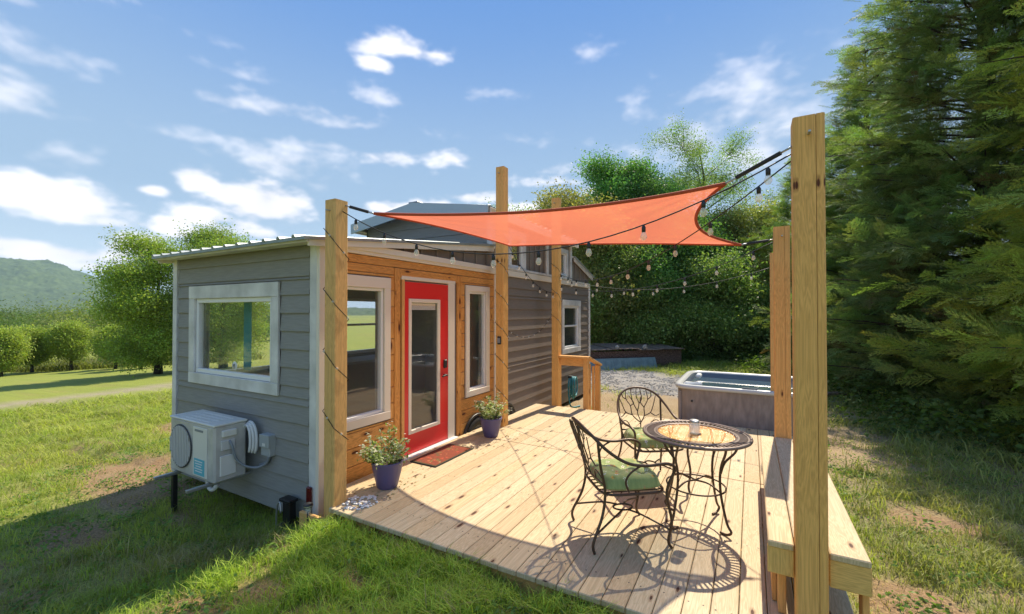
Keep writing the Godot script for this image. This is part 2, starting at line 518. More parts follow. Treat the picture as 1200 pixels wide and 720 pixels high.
# ------------------------------------------------------------------ sky
func make_sky() -> PanoramaSkyMaterial:
	var w := 2560
	var h := 1280
	var n1 := FastNoiseLite.new()
	n1.seed = 3; n1.frequency = 1.0; n1.fractal_octaves = 6; n1.fractal_gain = 0.52
	var n2 := FastNoiseLite.new()
	n2.seed = 17; n2.frequency = 1.0; n2.fractal_octaves = 3
	# clouds: azimuth (deg, 0 = -z, positive to the right), elevation, half widths, strength, softness
	var th := 29.25
	var cl := []
	var put := func(u: float, v: float, wu: float, wv: float, s: float, soft: float):
		var x := (u - 600.0) / 500.0
		var az := rad_to_deg(atan(x)) - th
		var dist := sqrt(1.0 + x * x)
		var el := rad_to_deg(atan((366.0 - v) / 500.0 / dist))
		cl.append([az, el, maxf(1.5, rad_to_deg(wu / 500.0 / (1 + x * x))), maxf(0.8, rad_to_deg(wv / 500.0 / dist)), s, soft])
	put.call(60, 238, 95, 30, 1.15, 0.35)
	put.call(120, 258, 70, 14, 0.8, 0.35)
	put.call(10, 225, 50, 20, 1.0, 0.35)
	put.call(70, 300, 110, 18, 1.0, 0.35)
	put.call(150, 285, 60, 20, 0.75, 0.4)
	put.call(75, 185, 70, 26, 0.45, 0.8)
	put.call(235, 212, 34, 22, 0.85, 0.4)
	put.call(310, 240, 60, 34, 1.25, 0.35)
	put.call(245, 258, 48, 18, 1.0, 0.35)
	put.call(340, 200, 80, 42, 0.75, 0.7)
	put.call(365, 135, 140, 16, 0.8, 0.6)
	put.call(385, 172, 30, 10, 0.5, 0.6)
	put.call(467, 56, 52, 14, 1.0, 0.35)
	put.call(440, 74, 22, 9, 0.8, 0.4)
	put.call(450, 116, 40, 12, 0.7, 0.5)
	put.call(454, 186, 36, 12, 0.8, 0.4)
	put.call(521, 188, 26, 14, 0.75, 0.4)
	put.call(580, 112, 60, 12, 0.45, 0.8)
	put.call(680, 64, 60, 12, 0.5, 0.7)
	put.call(500, 245, 90, 12, 0.9, 0.4)
	put.call(640, 215, 40, 10, 0.8, 0.4)
	put.call(665, 198, 40, 14, 0.65, 0.5)
	put.call(690, 232, 70, 12, 0.7, 0.45)
	put.call(860, 140, 150, 70, 0.75, 0.9)
	put.call(900, 175, 70, 45, 0.8, 0.5)
	put.call(30, 60, 110, 30, 0.55, 0.8)
	put.call(120, 75, 70, 10, 0.4, 0.8)
	put.call(30, 2, 90, 12, 0.5, 0.8)
	put.call(750, 175, 60, 20, 0.45, 0.7)
	for k in [[180, 150, 120, 12], [60, 130, 110, 14], [300, 90, 150, 10], [560, 60, 110, 10], [620, 160, 110, 14], [780, 110, 110, 16], [200, 30, 130, 10], [860, 60, 90, 12], [560, 150, 70, 16], [130, 235, 60, 18]]:
		put.call(k[0], k[1], k[2], k[3], 0.42, 0.9)
	for k in [[180, 222, 18, 10], [205, 268, 40, 14], [280, 268, 60, 16], [20, 290, 60, 16], [110, 312, 60, 12], [560, 232, 40, 10], [610, 244, 30, 8]]:
		put.call(k[0], k[1], k[2], k[3], 0.95, 0.4)
	var r := RandomNumberGenerator.new()
	r.seed = 41
	for i in 110:   # the same kind of sky all round, with unseen clouds added for fill
		var az := r.randf_range(-180, 180)
		if az > -th - 54 and az < -th + 52: continue
		var el := pow(r.randf(), 1.6) * 52.0 + 2.0
		cl.append([az, el, r.randf_range(4, 14), r.randf_range(1.4, 4.2), r.randf_range(0.5, 1.1), r.randf_range(0.35, 0.8)])
	var data := PackedFloat32Array()
	data.resize(w * h * 3)
	var top := Vector3(0.094, 0.205, 0.440)
	var mid := Vector3(0.235, 0.340, 0.465)
	var low := Vector3(0.43, 0.53, 0.61)
	# per-cloud rows
	var idx := 0
	for y in h:
		var el := 90.0 - 180.0 * (y + 0.5) / h
		if el < -2.0:
			for x in w:
				data[idx] = low.x * 0.4; data[idx + 1] = low.y * 0.4; data[idx + 2] = low.z * 0.36
				idx += 3
			continue
		var e := clampf(el / 40.0, 0, 1)
		var base := low.lerp(mid, smoothstep(0.0, 0.36, e)).lerp(top, smoothstep(0.30, 1.0, e))
		var row := []
		for c in cl:
			if absf(el - c[1]) < c[3] * 2.6: row.append(c)
		var acc := PackedFloat32Array(); acc.resize(w)
		var sof := PackedFloat32Array(); sof.resize(w)
		for c in row:
			var dy: float = (el - c[1]) / c[3]
			if dy < 0: dy *= 1.45   # flatter bases
			var ce := maxf(cos(deg_to_rad(el)), 0.2)
			var half: float = c[2] * 2.6 / ce
			var px0 := int(floor((c[0] - half) / 360.0 * w))
			var px1 := int(floor((c[0] + half) / 360.0 * w))
			for px in range(px0, px1 + 1):
				var az := (px + 0.5) / w * 360.0
				var dx: float = (az - c[0]) * ce / c[2]
				var f: float = exp(-(dx * dx + dy * dy) * 0.9) * c[4]
				var pp := posmod(px, w)
				if f > acc[pp]:
					sof[pp] = c[5]
					acc[pp] = f
		var cy := cos(deg_to_rad(el))
		var sy := sin(deg_to_rad(el))
		for x in w:
			var a := acc[x]
			var col := base
			if a > 0.04:
				var az := deg_to_rad((x + 0.5) / w * 360.0)
				var dv := Vector3(sin(az) * cy, sy * 1.9, -cos(az) * cy)
				var q := dv * 7.0
				var nn := n1.get_noise_3d(q.x, q.y, q.z)
				var soft := sof[x]
				var nd := n1.get_noise_3d(q.x * 3.1 + 4.0, q.y * 4.0, q.z * 3.1)
				var fld := a + nn * 0.66 + nd * 0.24
				var den := smoothstep(0.34, 0.34 + 0.34 + soft * 0.55, fld)
				den *= 0.90 if soft < 0.5 else 0.60
				if den > 0.0:
					var sh := n2.get_noise_3d(q.x * 1.4, q.y * 1.6 + 0.25, q.z * 1.4)
					var lit := 0.93 + 0.10 * clampf(nn * 1.6, -1, 1) + 0.05 * sh
					var cc := Vector3(0.74, 0.73, 0.77) * lit
					col = base.lerp(cc, den)
			data[idx] = col.x; data[idx + 1] = col.y; data[idx + 2] = col.z
			idx += 3
	var im := Image.create_from_data(w, h, false, Image.FORMAT_RGBF, data.to_byte_array())
	var m := PanoramaSkyMaterial.new()
	m.panorama = ImageTexture.create_from_image(im)
	return m

# ------------------------------------------------------------------ ground
func ground_h(x: float, d: float) -> float:
	var g := -0.36
	# the front strip by the deck is banked up
	var bank := sm(2.62, 2.40, d) * sm(-3.65, -3.05, x) * sm(1.5, 0.5, x)
	g += (0.265 - 0.02 * (x + 3.0) / 3.0) * bank * sm(-2.5, 0.4, d)
	if d < 2.9: g -= 0.06 * sm(-3.6, -4.6, x)
	if x < -5.5: g -= 0.062 * minf(-x - 5.5, 44.0) * sm(-5.5, -9.0, x)
	if x < -49.5: g -= 0.03 * minf(-x - 49.5, 150.0)
	if x > 2.0: g -= 0.02 * minf(x - 2.0, 20.0)
	var amp := 0.03 if d > 2.9 and d < 7.6 and x > -3.6 and x < 0.6 else 0.05
	g += amp * nz.get_noise_2d(x * 0.9, d * 0.9) + 0.02 * nz.get_noise_2d(x * 4.0 + 50, d * 4.0)
	if d > 60.0 or x > 60.0: g += 0.4 * nz.get_noise_2d(x * 0.05, d * 0.05)
	return g

func path_amount(x: float, d: float) -> float:
	# gravel track that crosses the lawn left of the house
	var c := -21.3 + 0.5 * sin(d * 0.23)
	return sm(1.45, 0.75, absf(x - c) + 0.5 * nz.get_noise_2d(x * 0.9, d * 0.9))

func dirt_amount(x: float, d: float) -> float:
	var n := nz.get_noise_2d(x * 0.75 + 9.0, d * 0.75) + 0.4 * nz.get_noise_2d(x * 3.0, d * 3.0 + 7.0)
	var a := sm(0.26, 0.46, n) * 0.75
	for p in PATCH:
		var dx: float = (x - p[0]) / p[2]
		var dy: float = (d - p[1]) / p[3]
		a = maxf(a, sm(1.2, 0.55, sqrt(dx * dx + dy * dy) + 0.5 * n))
	return clampf(a, 0, 1)

const PATCH := [[-2.33, 1.99, 0.26, 0.13], [-2.72, 1.62, 0.28, 0.15], [-3.28, 2.02, 0.34, 0.15], [-1.75, 1.55, 0.3, 0.14], [-0.75, 2.28, 0.4, 0.10], [-6.3, 2.3, 0.75, 0.55], [-7.6, 2.6, 1.3, 0.6], [-5.6, 1.5, 0.5, 0.28], [-3.0, 1.3, 0.35, 0.18], [-1.5, 1.75, 0.25, 0.15], [-0.9, 2.2, 0.5, 0.12], [2.9, 4.6, 0.7, 0.35], [1.0, 3.9, 0.35, 0.4], [3.6, 6.6, 0.9, 0.4], [-9.5, 4.4, 1.6, 0.5], [1.6, 5.6, 0.5, 0.3]]

func zones(x: float, d: float) -> Array:   # [gravel, bare tan earth, track]
	var n := nz.get_noise_2d(x * 0.6, d * 0.6) * 1.2 + 0.4 * nz.get_noise_2d(x * 2.5, d * 2.5)
	var tan_e := sm(6.4, 7.4, d + n) * sm(12.2, 10.8, d + n) * sm(-4.6, -3.4, x + n * 0.5) * sm(2.2, 1.2, x + n)
	var gravel := sm(10.6, 11.4, d + n) * sm(15.2, 14.4, d + n * 0.6 + x * 0.12) * sm(-13.0, -12.0, x) * sm(1.8, 0.8, x + n)
	return [gravel, tan_e, path_amount(x, d)]

func ground_color(x: float, d: float) -> Color:
	var n := 0.5 + 0.5 * nz.get_noise_2d(x * 0.35, d * 0.35)
	var n2 := 0.5 + 0.5 * nz.get_noise_2d(x * 2.2, d * 2.2 + 31.0)
	var c := Color(0.40, 0.44, 0.085).lerp(Color(0.50, 0.52, 0.115), n * 0.7).lerp(Color(0.36, 0.28, 0.12), n2 * 0.35)
	c = c.lerp(Color(0.33, 0.42, 0.045).lerp(Color(0.45, 0.49, 0.065), n), 0.9 * sm(-11.0, -15.0, x))
	if x > 0.9: c = c.lerp(Color(0.36, 0.28, 0.17), 0.65)
	c = c.lerp(Color(0.42, 0.52, 0.09), 0.6 * sm(-3.9, -3.4, x) * sm(1.0, 0.6, x) * sm(2.8, 2.5, d))
	c = c.lerp(Color(0.46, 0.23, 0.115).lerp(Color(0.50, 0.34, 0.18), n2), dirt_amount(x, d) * (0.9 if x > -12 else 0.25))
	var z := zones(x, d)
	c = c.lerp(Color(0.55, 0.37, 0.20).lerp(Color(0.62, 0.46, 0.28), n2), z[1] * 0.95)
	c = c.lerp(Color(0.42, 0.38, 0.34).lerp(Color(0.54, 0.50, 0.45), n2), z[0])
	c = c.lerp(Color(0.56, 0.46, 0.33), z[2] * (0.65 + 0.35 * n2))
	return c

func axis_list(a: float, b: float, step: float, reach: float) -> Array:
	var o := []
	var v := a
	while v <= b:
		o.append(v); v += step
	var s := step
	v = a
	while v > -reach:
		s *= 1.13; v -= s; o.push_front(v)
	s = step
	v = o[-1]
	while v < reach:
		s *= 1.13; v += s; o.append(v)
	return o

func make_ground() -> void:
	var xs := axis_list(-8.0, 4.5, 0.11, 2600.0)
	var ds := axis_list(-0.6, 9.0, 0.11, 2600.0)
	var st := SurfaceTool.new()
	st.begin(Mesh.PRIMITIVE_TRIANGLES)
	for d in ds:
		for x in xs:
			st.set_color(ground_color(x, d))
			st.add_vertex(P(x, ground_h(x, d), d))
	var nx := xs.size()
	for j in ds.size() - 1:
		for i in nx - 1:
			var a := j * nx + i
			for k in [a, a + nx, a + 1, a + 1, a + nx, a + nx + 1]: st.add_index(k)
	st.generate_normals()
	var o := part(self, "ground", st.commit(), M.earth)
	tag(o, "", "", "", "structure")

# ------------------------------------------------------------------ house
const WX := -3.56      # deck-side wall
const LX := -6.35      # far long wall
const FD := 2.64       # front wall
const BD := 10.30      # back wall
const UD := 5.70       # front of the raised middle
const VD := 9.10       # back of the raised middle
var house: Node3D

func roof_low(d: float) -> float: return 2.36 + 0.117 * (d - 2.48)

# cuts a rectangle by openings: list of [a0, a1, h0, h1]
func cut(a0: float, a1: float, h0: float, h1: float, holes: Array) -> Array:
	var hs := [h0, h1]
	for o in holes:
		if o[1] <= a0 or o[0] >= a1: continue
		for v in [o[2], o[3]]:
			if v > h0 + 0.012 and v < h1 - 0.012: hs.append(v)
	hs.sort()
	var out := []
	for i in hs.size() - 1:
		var m: float = (hs[i] + hs[i + 1]) / 2
		var spans := [[a0, a1]]
		for o in holes:
			if m < o[2] or m > o[3]: continue
			var nxt := []
			for s in spans:
				if o[1] <= s[0] or o[0] >= s[1]: nxt.append(s); continue
				if o[0] > s[0] + 0.01: nxt.append([s[0], o[0]])
				if o[1] < s[1] - 0.01: nxt.append([o[1], s[1]])
			spans = nxt
		for s in spans: out.append([s[0], s[1], hs[i], hs[i + 1]])
	return out

# local frame of a wall: x along, y up, z outwards
func lap_mesh(len: float, h: float) -> ArrayMesh:
	var st := st_new(false)
	# outline in (z outwards, y); pushed along x
	var xf := Transform3D(Basis(Vector3(0, 0, 1), Vector3(0, 1, 0), Vector3(-1, 0, 0)), Vector3(len / 2, 0, 0))
	add_prism(st, PackedVector2Array([Vector2(0, -h / 2), Vector2(0.024, -h / 2), Vector2(0.026, -h / 2 + 0.004), Vector2(0.008, h / 2), Vector2(0, h / 2)]), len, xf, Vector2(rng.randf() * 3, rng.randf() * 5))
	return st_end(st)

func lap_wall(w: Node3D, a0: float, a1: float, h0: float, h1: float, holes: Array, m: Material, step := 0.18) -> void:
	var y := h0
	while y < h1 - 0.02:
		var t := minf(y + step, h1)
		for r in cut(a0, a1, y, t, holes):
			# long runs are pieced from two boards with a butt joint
			var ends := [r[0], r[1]]
			if r[1] - r[0] > 2.7: ends = [r[0], lerpf(r[0], r[1], rng.randf_range(0.25, 0.75)), r[1]]
			for k in ends.size() - 1:
				part(w, "siding_board", lap_mesh(ends[k + 1] - ends[k] - 0.003, r[3] - r[2]), m, Vector3((ends[k] + ends[k + 1]) / 2, (r[2] + r[3]) / 2, rng.randf_range(0.0, 0.0012)))
		y = t

func wall_core(w: Node3D, a0: float, a1: float, h0: float, h1: float, holes: Array, m: Material, thick := 0.11) -> void:
	var st := st_new(false)
	for r in cut(a0, a1, h0, h1, holes):
		add_box(st, Vector3(r[1] - r[0], r[3] - r[2], thick), 0.0005, Vector3((r[0] + r[1]) / 2, (r[2] + r[3]) / 2, -thick / 2 - 0.002))
	part(w, "wall_core", st_end(st), m)

func wall_node(called: String, at: Vector3, turn: float) -> Node3D:
	var w := Node3D.new()
	w.name = called
	house.add_child(w, true)
	w.position = at - house.position
	w.rotation.y = turn
	return w

# a framed window on a wall node's frame (thing > window > pieces)
func window_unit(w0: Vector3, turn: float, wd: float, ht: float, casing: float, head: float, m_case: Material, m_sash: Material, sash := 0.045, midrail := false, deep := 0.03) -> Node3D:
	var n := Node3D.new()
	n.name = "window"
	house.add_child(n, true)
	n.position = w0 - house.position
	n.rotation.y = turn
	var ow := wd / 2 + casing
	var oh := ht / 2 + casing
	bx(n, "casing", Vector3(2 * ow, head, deep), Vector3(0, ht / 2 + head / 2, deep / 2 + 0.012), m_case)
	bx(n, "casing", Vector3(2 * ow, casing, deep), Vector3(0, -ht / 2 - casing / 2, deep / 2 + 0.012), m_case)
	for s in [-1, 1]:
		bx(n, "casing", Vector3(casing, ht, deep - 0.002), Vector3(s * (wd / 2 + casing / 2), 0, deep / 2 + 0.011), m_case)
	var z := -0.015
	for s in [-1, 1]:
		bx(n, "frame", Vector3(sash, ht - 2 * sash, 0.06), Vector3(s * (wd / 2 - sash / 2), 0, z), m_sash)
		bx(n, "frame", Vector3(wd, sash, 0.06), Vector3(0, s * (ht / 2 - sash / 2), z), m_sash)
	if midrail: bx(n, "frame", Vector3(wd - 2 * sash, 0.04, 0.045), Vector3(0, 0.02, z), m_sash)
	for k in [0.0, -0.022]:
		var st := st_new(false)
		var a := wd / 2 - sash
		var b := ht / 2 - sash
		quad(st, Vector3(-a, -b, 0), Vector3(a, -b, 0), Vector3(a, b, 0), Vector3(-a, b, 0))
		part(n, "pane", st_end(st), M.window_glass, Vector3(0, 0, z + 0.012 + k))
	return n

func make_house() -> void:
	house = thing("tiny_house", "tiny house with grey lap siding, orange cedar entrance wall and white trim", "house", P(-4.95, -0.30, 6.4))
	var O := house.position
	var q90 := PI / 2
	# ---- front wall
	var fw := wall_node("front_wall", P(0, 0, FD), 0.0)
	var fwin := [-5.83, -4.29, 0.98, 1.86]
	wall_core(fw, LX, WX, -0.28, 2.34, [fwin], M.interior_wall)
	lap_wall(fw, LX + 0.09, WX - 0.13, -0.29, 2.35, [[-5.97, -4.15, 0.86, 2.02]], M.siding_grey)
	window_unit(P((fwin[0] + fwin[1]) / 2, (fwin[2] + fwin[3]) / 2, FD), 0.0, fwin[1] - fwin[0], fwin[3] - fwin[2], 0.125, 0.15, M.white_paint, M.white_vinyl, 0.05)
	wb(house, "corner_trim", LX - 0.02, LX + 0.075, -0.29, 2.35, FD - 0.035, FD + 0.06, M.white_paint)
	wb(house, "corner_trim", WX - 0.11, WX - 0.012, -0.27, 2.35, FD - 0.036, FD - 0.004, M.white_paint)
	wb(house, "corner_trim", WX - 0.01, WX + 0.035, -0.25, 2.35, FD - 0.038, FD + 0.17, M.bounce_cream_trim)
	# ---- side wall, cedar part
	var sw := wall_node("entrance_wall", P(WX, 0, 0), q90)
	var pic := [2.86, 3.42, 0.60, 1.96]
	var door := [3.72, 4.58, -0.01, 2.05]
	var sml := [5.05, 5.50, 0.57, 2.00]
	var far := [8.62, 9.52, 0.90, 1.84]
	var cl1 := [6.28, 6.72, 2.48, 3.02]
	var cl2 := [8.42, 8.76, 2.50, 2.98]
	wall_core(sw, FD + 0.115, BD, -0.28, 2.42, [pic, door, sml, far], M.interior_wall)
	var ced := [[2.76, 3.52, 0.50, 2.09], [3.58, 4.86, -0.1, 2.21], [4.95, 5.60, 0.47, 2.09]]
	var y := -0.05
	var row := 0
	while y < 2.30:
		var t := minf(y + 0.181, 2.30)
		for r in cut(2.815, 5.74, y, t, ced):
			var m: Material = M["cedar_%d" % (rng.randi() % 4)]
			bx(sw, "cedar_plank", Vector3(r[1] - r[0] - 0.002, r[3] - r[2] - 0.006, 0.02), Vector3((r[0] + r[1]) / 2, (r[2] + r[3]) / 2, 0.01), m, 0.004)
		y = t
		row += 1
	# upright cedar boards either side of the openings and round the door
	for d in [[3.58, 3.665, -0.02, 2.205], [4.765, 4.855, -0.02, 2.205]]:
		bx(sw, "cedar_trim", Vector3(d[1] - d[0], d[3] - d[2], 0.03), Vector3((d[0] + d[1]) / 2, (d[2] + d[3]) / 2, 0.017), M.cedar_1)
	bx(sw, "cedar_trim", Vector3(1.10 - 0.004, 0.10, 0.03), Vector3(4.215, 2.155, 0.0165), M.cedar_1)
	# picture window, narrow window
	window_unit(P(WX, (pic[2] + pic[3]) / 2, (pic[0] + pic[1]) / 2), q90, pic[1] - pic[0], pic[3] - pic[2], 0.09, 0.12, M.bounce_cream_trim, M.white_vinyl, 0.03)
	window_unit(P(WX, (sml[2] + sml[3]) / 2, (sml[0] + sml[1]) / 2), q90, sml[1] - sml[0], sml[3] - sml[2], 0.085, 0.085, M.bounce_cream_trim, M.white_vinyl, 0.03)
	# ---- door
	var dn := Node3D.new()
	dn.name = "front_door"
	house.add_child(dn, true)
	dn.position = P(WX, 0, 4.15) - O
	dn.rotation.y = q90
	tag(dn, "red door with a full-height glass pane and black lock")
	var dw := 0.82
	# jambs and threshold
	bx(dn, "door_jamb", Vector3(0.045, 2.07, 0.09), Vector3(-dw / 2 - 0.024, 1.045, -0.012), M.rail_pine)
	bx(dn, "door_jamb", Vector3(0.14, 2.07, 0.09), Vector3(dw / 2 + 0.072, 1.045, -0.012), M.bounce_cream_trim)
	bx(dn, "door_jamb", Vector3(1.03, 0.045, 0.09), Vector3(0.05, 2.103, -0.012), M.bounce_cream_trim)
	bx(dn, "threshold", Vector3(1.06, 0.03, 0.15), Vector3(0.03, -0.002, 0.02), M.white_vinyl)
	var g0 := [-0.345, 0.235, 0.25, 1.86]
	bx(dn, "door_rail", Vector3(dw, 2.06 - g0[3], 0.045), Vector3(0, (2.06 + g0[3]) / 2, 0.005), M.red_paint)
	bx(dn, "door_rail", Vector3(dw, g0[2] - 0.02, 0.045), Vector3(0, (g0[2] + 0.02) / 2, 0.005), M.red_paint)
	bx(dn, "door_stile", Vector3(g0[0] + dw / 2, g0[3] - g0[2], 0.045), Vector3((g0[0] - dw / 2) / 2, (g0[2] + g0[3]) / 2, 0.0049), M.red_paint, 0.001)
	bx(dn, "door_stile", Vector3(dw / 2 - g0[1], g0[3] - g0[2], 0.045), Vector3((g0[1] + dw / 2) / 2, (g0[2] + g0[3]) / 2, 0.0049), M.red_paint, 0.001)
	for s in [0, 1]:
		bx(dn, "glazing_bead", Vector3(0.045, g0[3] - g0[2], 0.03), Vector3((g0[0] + 0.022) if s == 0 else (g0[1] - 0.022), (g0[2] + g0[3]) / 2, 0.024), M.bounce_cream_trim)
		bx(dn, "glazing_bead", Vector3(g0[1] - g0[0] - 0.09, 0.045, 0.03), Vector3((g0[0] + g0[1]) / 2, (g0[2] + 0.022) if s == 0 else (g0[3] - 0.022), 0.024), M.bounce_cream_trim)
	for k in [0.008, -0.006]:
		var st := st_new(false)
		quad(st, Vector3(g0[0], g0[2], 0), Vector3(g0[1], g0[2], 0), Vector3(g0[1], g0[3], 0), Vector3(g0[0], g0[3], 0))
		part(dn, "pane", st_end(st), M.window_glass, Vector3(0, 0, k))
	bx(dn, "blind_box", Vector3(0.46, 0.03, 0.006), Vector3(-0.055, 1.795, 0.001), M.bounce_cream_trim, 0.001)
	for k in 4: bx(dn, "blind_slat", Vector3(0.46, 0.009, 0.005), Vector3(-0.055, 1.772 - 0.013 * k, 0.001), M.paper_white, 0.001)
	bx(dn, "lock", Vector3(0.06, 0.11, 0.03), Vector3(0.335, 1.02, 0.04), M.black_plastic, 0.01)
	var hst := st_new()
	add_tube(hst, [Vector3(0.335, 0.87, 0.02), Vector3(0.335, 0.87, 0.075)], 0.012, 10)
	add_tube(hst, smooth_path([Vector3(0.335, 0.87, 0.072), Vector3(0.28, 0.872, 0.078), Vector3(0.235, 0.865, 0.07)], 4), 0.010, 8)
	add_lathe(hst, [Vector2(0, 0), Vector2(0.033, 0), Vector2(0.03, 0.012), Vector2(0, 0.014)], 14, Vector3(0.335, 0.87, 0.03))
	part(dn, "handle", st_end(hst), M.black_metal)
	# ---- side wall, grey part
	lap_wall(sw, 5.80, BD - 0.07, -0.05, 2.30, [[8.50, 9.64, 0.78, 1.98]], M.siding_warm)
	window_unit(P(WX, (far[2] + far[3]) / 2, (far[0] + far[1]) / 2), q90, far[1] - far[0], far[3] - far[2], 0.11, 0.13, M.white_paint, M.white_vinyl, 0.05, true)
	wb(house, "corner_trim", WX + 0.002, WX + 0.034, -0.05, 2.298, 5.742, 5.798, M.bounce_cream_trim)
	wb(house, "corner_trim", WX - 0.06, WX + 0.034, -0.28, 2.298, BD - 0.068, BD + 0.03, M.white_paint)
	# band above the cedar
	wb(house, "band_board", WX + 0.001, WX + 0.042, 2.302, 2.41, FD + 0.172, BD - 0.0, M.bounce_cream_trim)
	# ---- board and batten above the band
	var gp := PackedVector2Array([Vector2(3.3, 2.41), Vector2(UD + 0.02, 2.41), Vector2(UD + 0.02, roof_low(UD) + 0.02), Vector2(3.3, roof_low(3.3) + 0.02)])
	var gst := st_new(false)
	add_prism(gst, gp, 0.10, Transform3D(Basis.IDENTITY, Vector3(0, 0, -0.10)))
	part(sw, "gable_panel", st_end(gst), M.siding_warm)
	var bd := 3.75
	while bd < 5.65:
		bx(sw, "batten", Vector3(0.04, roof_low(bd) - 2.41, 0.02), Vector3(bd, (roof_low(bd) + 2.41) / 2, 0.011), M.siding_warm)
		bd += 0.30
	wall_core(sw, UD, VD, 2.42, 3.26, [cl1, cl2], M.siding_warm, 0.10)
	bd = 5.98
	while bd < 9.0:
		if not ((bd > 6.15 and bd < 6.9) or (bd > 8.25 and bd < 8.95)):
			bx(sw, "batten", Vector3(0.04, 0.84, 0.02), Vector3(bd, 2.84, 0.011), M.siding_warm)
		bd += 0.21
	for c in [cl1, cl2]:
		window_unit(P(WX, (c[2] + c[3]) / 2, (c[0] + c[1]) / 2), q90, c[1] - c[0], c[3] - c[2], 0.09, 0.09, M.white_paint, M.white_vinyl, 0.03)
	for d in [5.83, 7.76, 9.04]:
		wb(house, "corner_trim", WX + 0.001, WX + 0.034, 2.412, 3.22, d - 0.05, d + 0.05, M.white_paint)
	wb(house, "band_board", WX + 0.044, WX + 0.054, 2.415, 2.455, 5.9, 9.0, M.white_paint)
	var gp2 := PackedVector2Array([Vector2(VD - 0.02, 2.41), Vector2(BD, 2.41), Vector2(BD, 2.60), Vector2(VD - 0.02, 2.94)])
	var gst2 := st_new(false)
	add_prism(gst2, gp2, 0.10, Transform3D(Basis.IDENTITY, Vector3(0, 0, -0.10)))
	part(sw, "gable_panel", st_end(gst2), M.siding_warm)
	for d in [9.35, 9.65, 9.95]:
		bx(sw, "batten", Vector3(0.04, 2.92 - 2.41 - 0.245 * (d - VD), 0.02), Vector3(d, (2.92 + 2.41 - 0.245 * (d - VD)) / 2, 0.011), M.siding_warm)
	# ---- other walls
	var lw := wall_node("garden_wall", P(LX, 0, 0), -q90)
	var lh := [[-3.95, -2.95, 0.85, 1.95], [-6.15, -5.15, 0.95, 1.95]]
	wall_core(lw, -BD, -FD - 0.115, -0.28, 2.42, lh, M.interior_wall)
	lap_wall(lw, -BD, -FD - 0.065, -0.28, 2.40, [[-4.06, -2.84, 0.74, 2.06], [-6.26, -5.04, 0.84, 2.06]], M.siding_grey)
	for o in lh:
		window_unit(P(LX, (o[2] + o[3]) / 2, -(o[0] + o[1]) / 2), -q90, o[1] - o[0], o[3] - o[2], 0.11, 0.11, M.white_paint, M.white_vinyl, 0.05, o[0] < -5.0)
	wall_core(lw, -VD, -UD, 2.42, 3.26, [], M.siding_grey, 0.10)
	var lst := st_new(false)
	add_prism(lst, PackedVector2Array([Vector2(-UD - 0.02, 2.42), Vector2(-FD - 0.1, 2.42), Vector2(-FD - 0.1, roof_low(2.74) + 0.01), Vector2(-UD - 0.02, roof_low(UD) + 0.01)]), 0.10, Transform3D(Basis.IDENTITY, Vector3(0, 0, -0.10)))
	part(lw, "gable_panel", st_end(lst), M.siding_grey)
	var bw := wall_node("back_wall", P(0, 0, BD), PI)
	wall_core(bw, -WX - 0.0 + 0.115, -LX - 0.115, -0.28, 2.58, [], M.siding_grey)
	# raised middle, front face (a low gable)
	var uw := wall_node("loft_wall", P(0, 0, UD), 0.0)
	var ust := st_new(false)
	add_prism(ust, PackedVector2Array([Vector2(LX + 0.002, 2.42), Vector2(WX - 0.002, 2.42), Vector2(WX - 0.002, 3.24), Vector2(-4.95, 3.45), Vector2(LX + 0.002, 3.24)]), 0.10, Transform3D(Basis.IDENTITY, Vector3(0, 0, -0.10)))
	part(uw, "wall_core", st_end(ust), M.siding_grey)
	y = 2.62
	while y < 3.24:
		part(uw, "siding_board", lap_mesh(WX - LX - 0.1, 0.18), M.siding_grey, Vector3((LX + WX) / 2, y + 0.09, 0.0))
		y += 0.18
	part(uw, "siding_board", lap_mesh(1.5, 0.13), M.siding_grey, Vector3(-4.95, 3.40, 0.0))
	wb(house, "corner_trim", WX - 0.07, WX + 0.033, 2.70, 3.22, UD - 0.034, UD + 0.06, M.white_paint)
	# floor and inner things
	wb(house, "interior_floor", LX + 0.12, WX - 0.12, -0.24, -0.06, FD + 0.12, BD - 0.12, M.interior_floor)
	wb(house, "partition", LX + 0.12, WX - 1.0, -0.06, 2.40, 6.6, 6.68, M.interior_wall)
	wb(house, "kitchen_cabinet", LX + 0.13, LX + 0.75, -0.06, 0.86, 4.1, 6.5, M.interior_dark, 0.01)
	wb(house, "kitchen_worktop", LX + 0.13, LX + 0.79, 0.862, 0.90, 4.08, 6.52, M.interior_wall, 0.008)
	# curtain
	var cst := st_new()
	var cp := []
	for i in 24: cp.append(Vector3(-5.40 + 0.006 * i, 0, 0.010 * sin(i * 1.3)))
	for i in 23:
		quad(cst, cp[i] + Vector3(0, 1.0, 0), cp[i + 1] + Vector3(0, 1.0, 0), cp[i + 1] + Vector3(0, 1.9, 0), cp[i] + Vector3(0, 1.9, 0))
	part(house, "curtain", st_end(cst), M.teal_cloth, P(0, 0, 2.95) - O)
	# ---- roofs
	roof_sheet("front_roof", 2.40, UD - 0.03, roof_low(2.40) + 0.03, roof_low(UD) + 0.02, LX - 0.06, WX + 0.10, 0.23)
	roof_sheet("rear_roof", VD + 0.02, BD + 0.16, 2.97, 2.60, LX - 0.13, WX + 0.10, 0.23)
	# fascia boards: front eave, rakes
	wb(house, "fascia_board", LX - 0.05, WX + 0.085, 2.335, roof_low(2.44) + 0.02, 2.43, 2.455, M.white_paint)
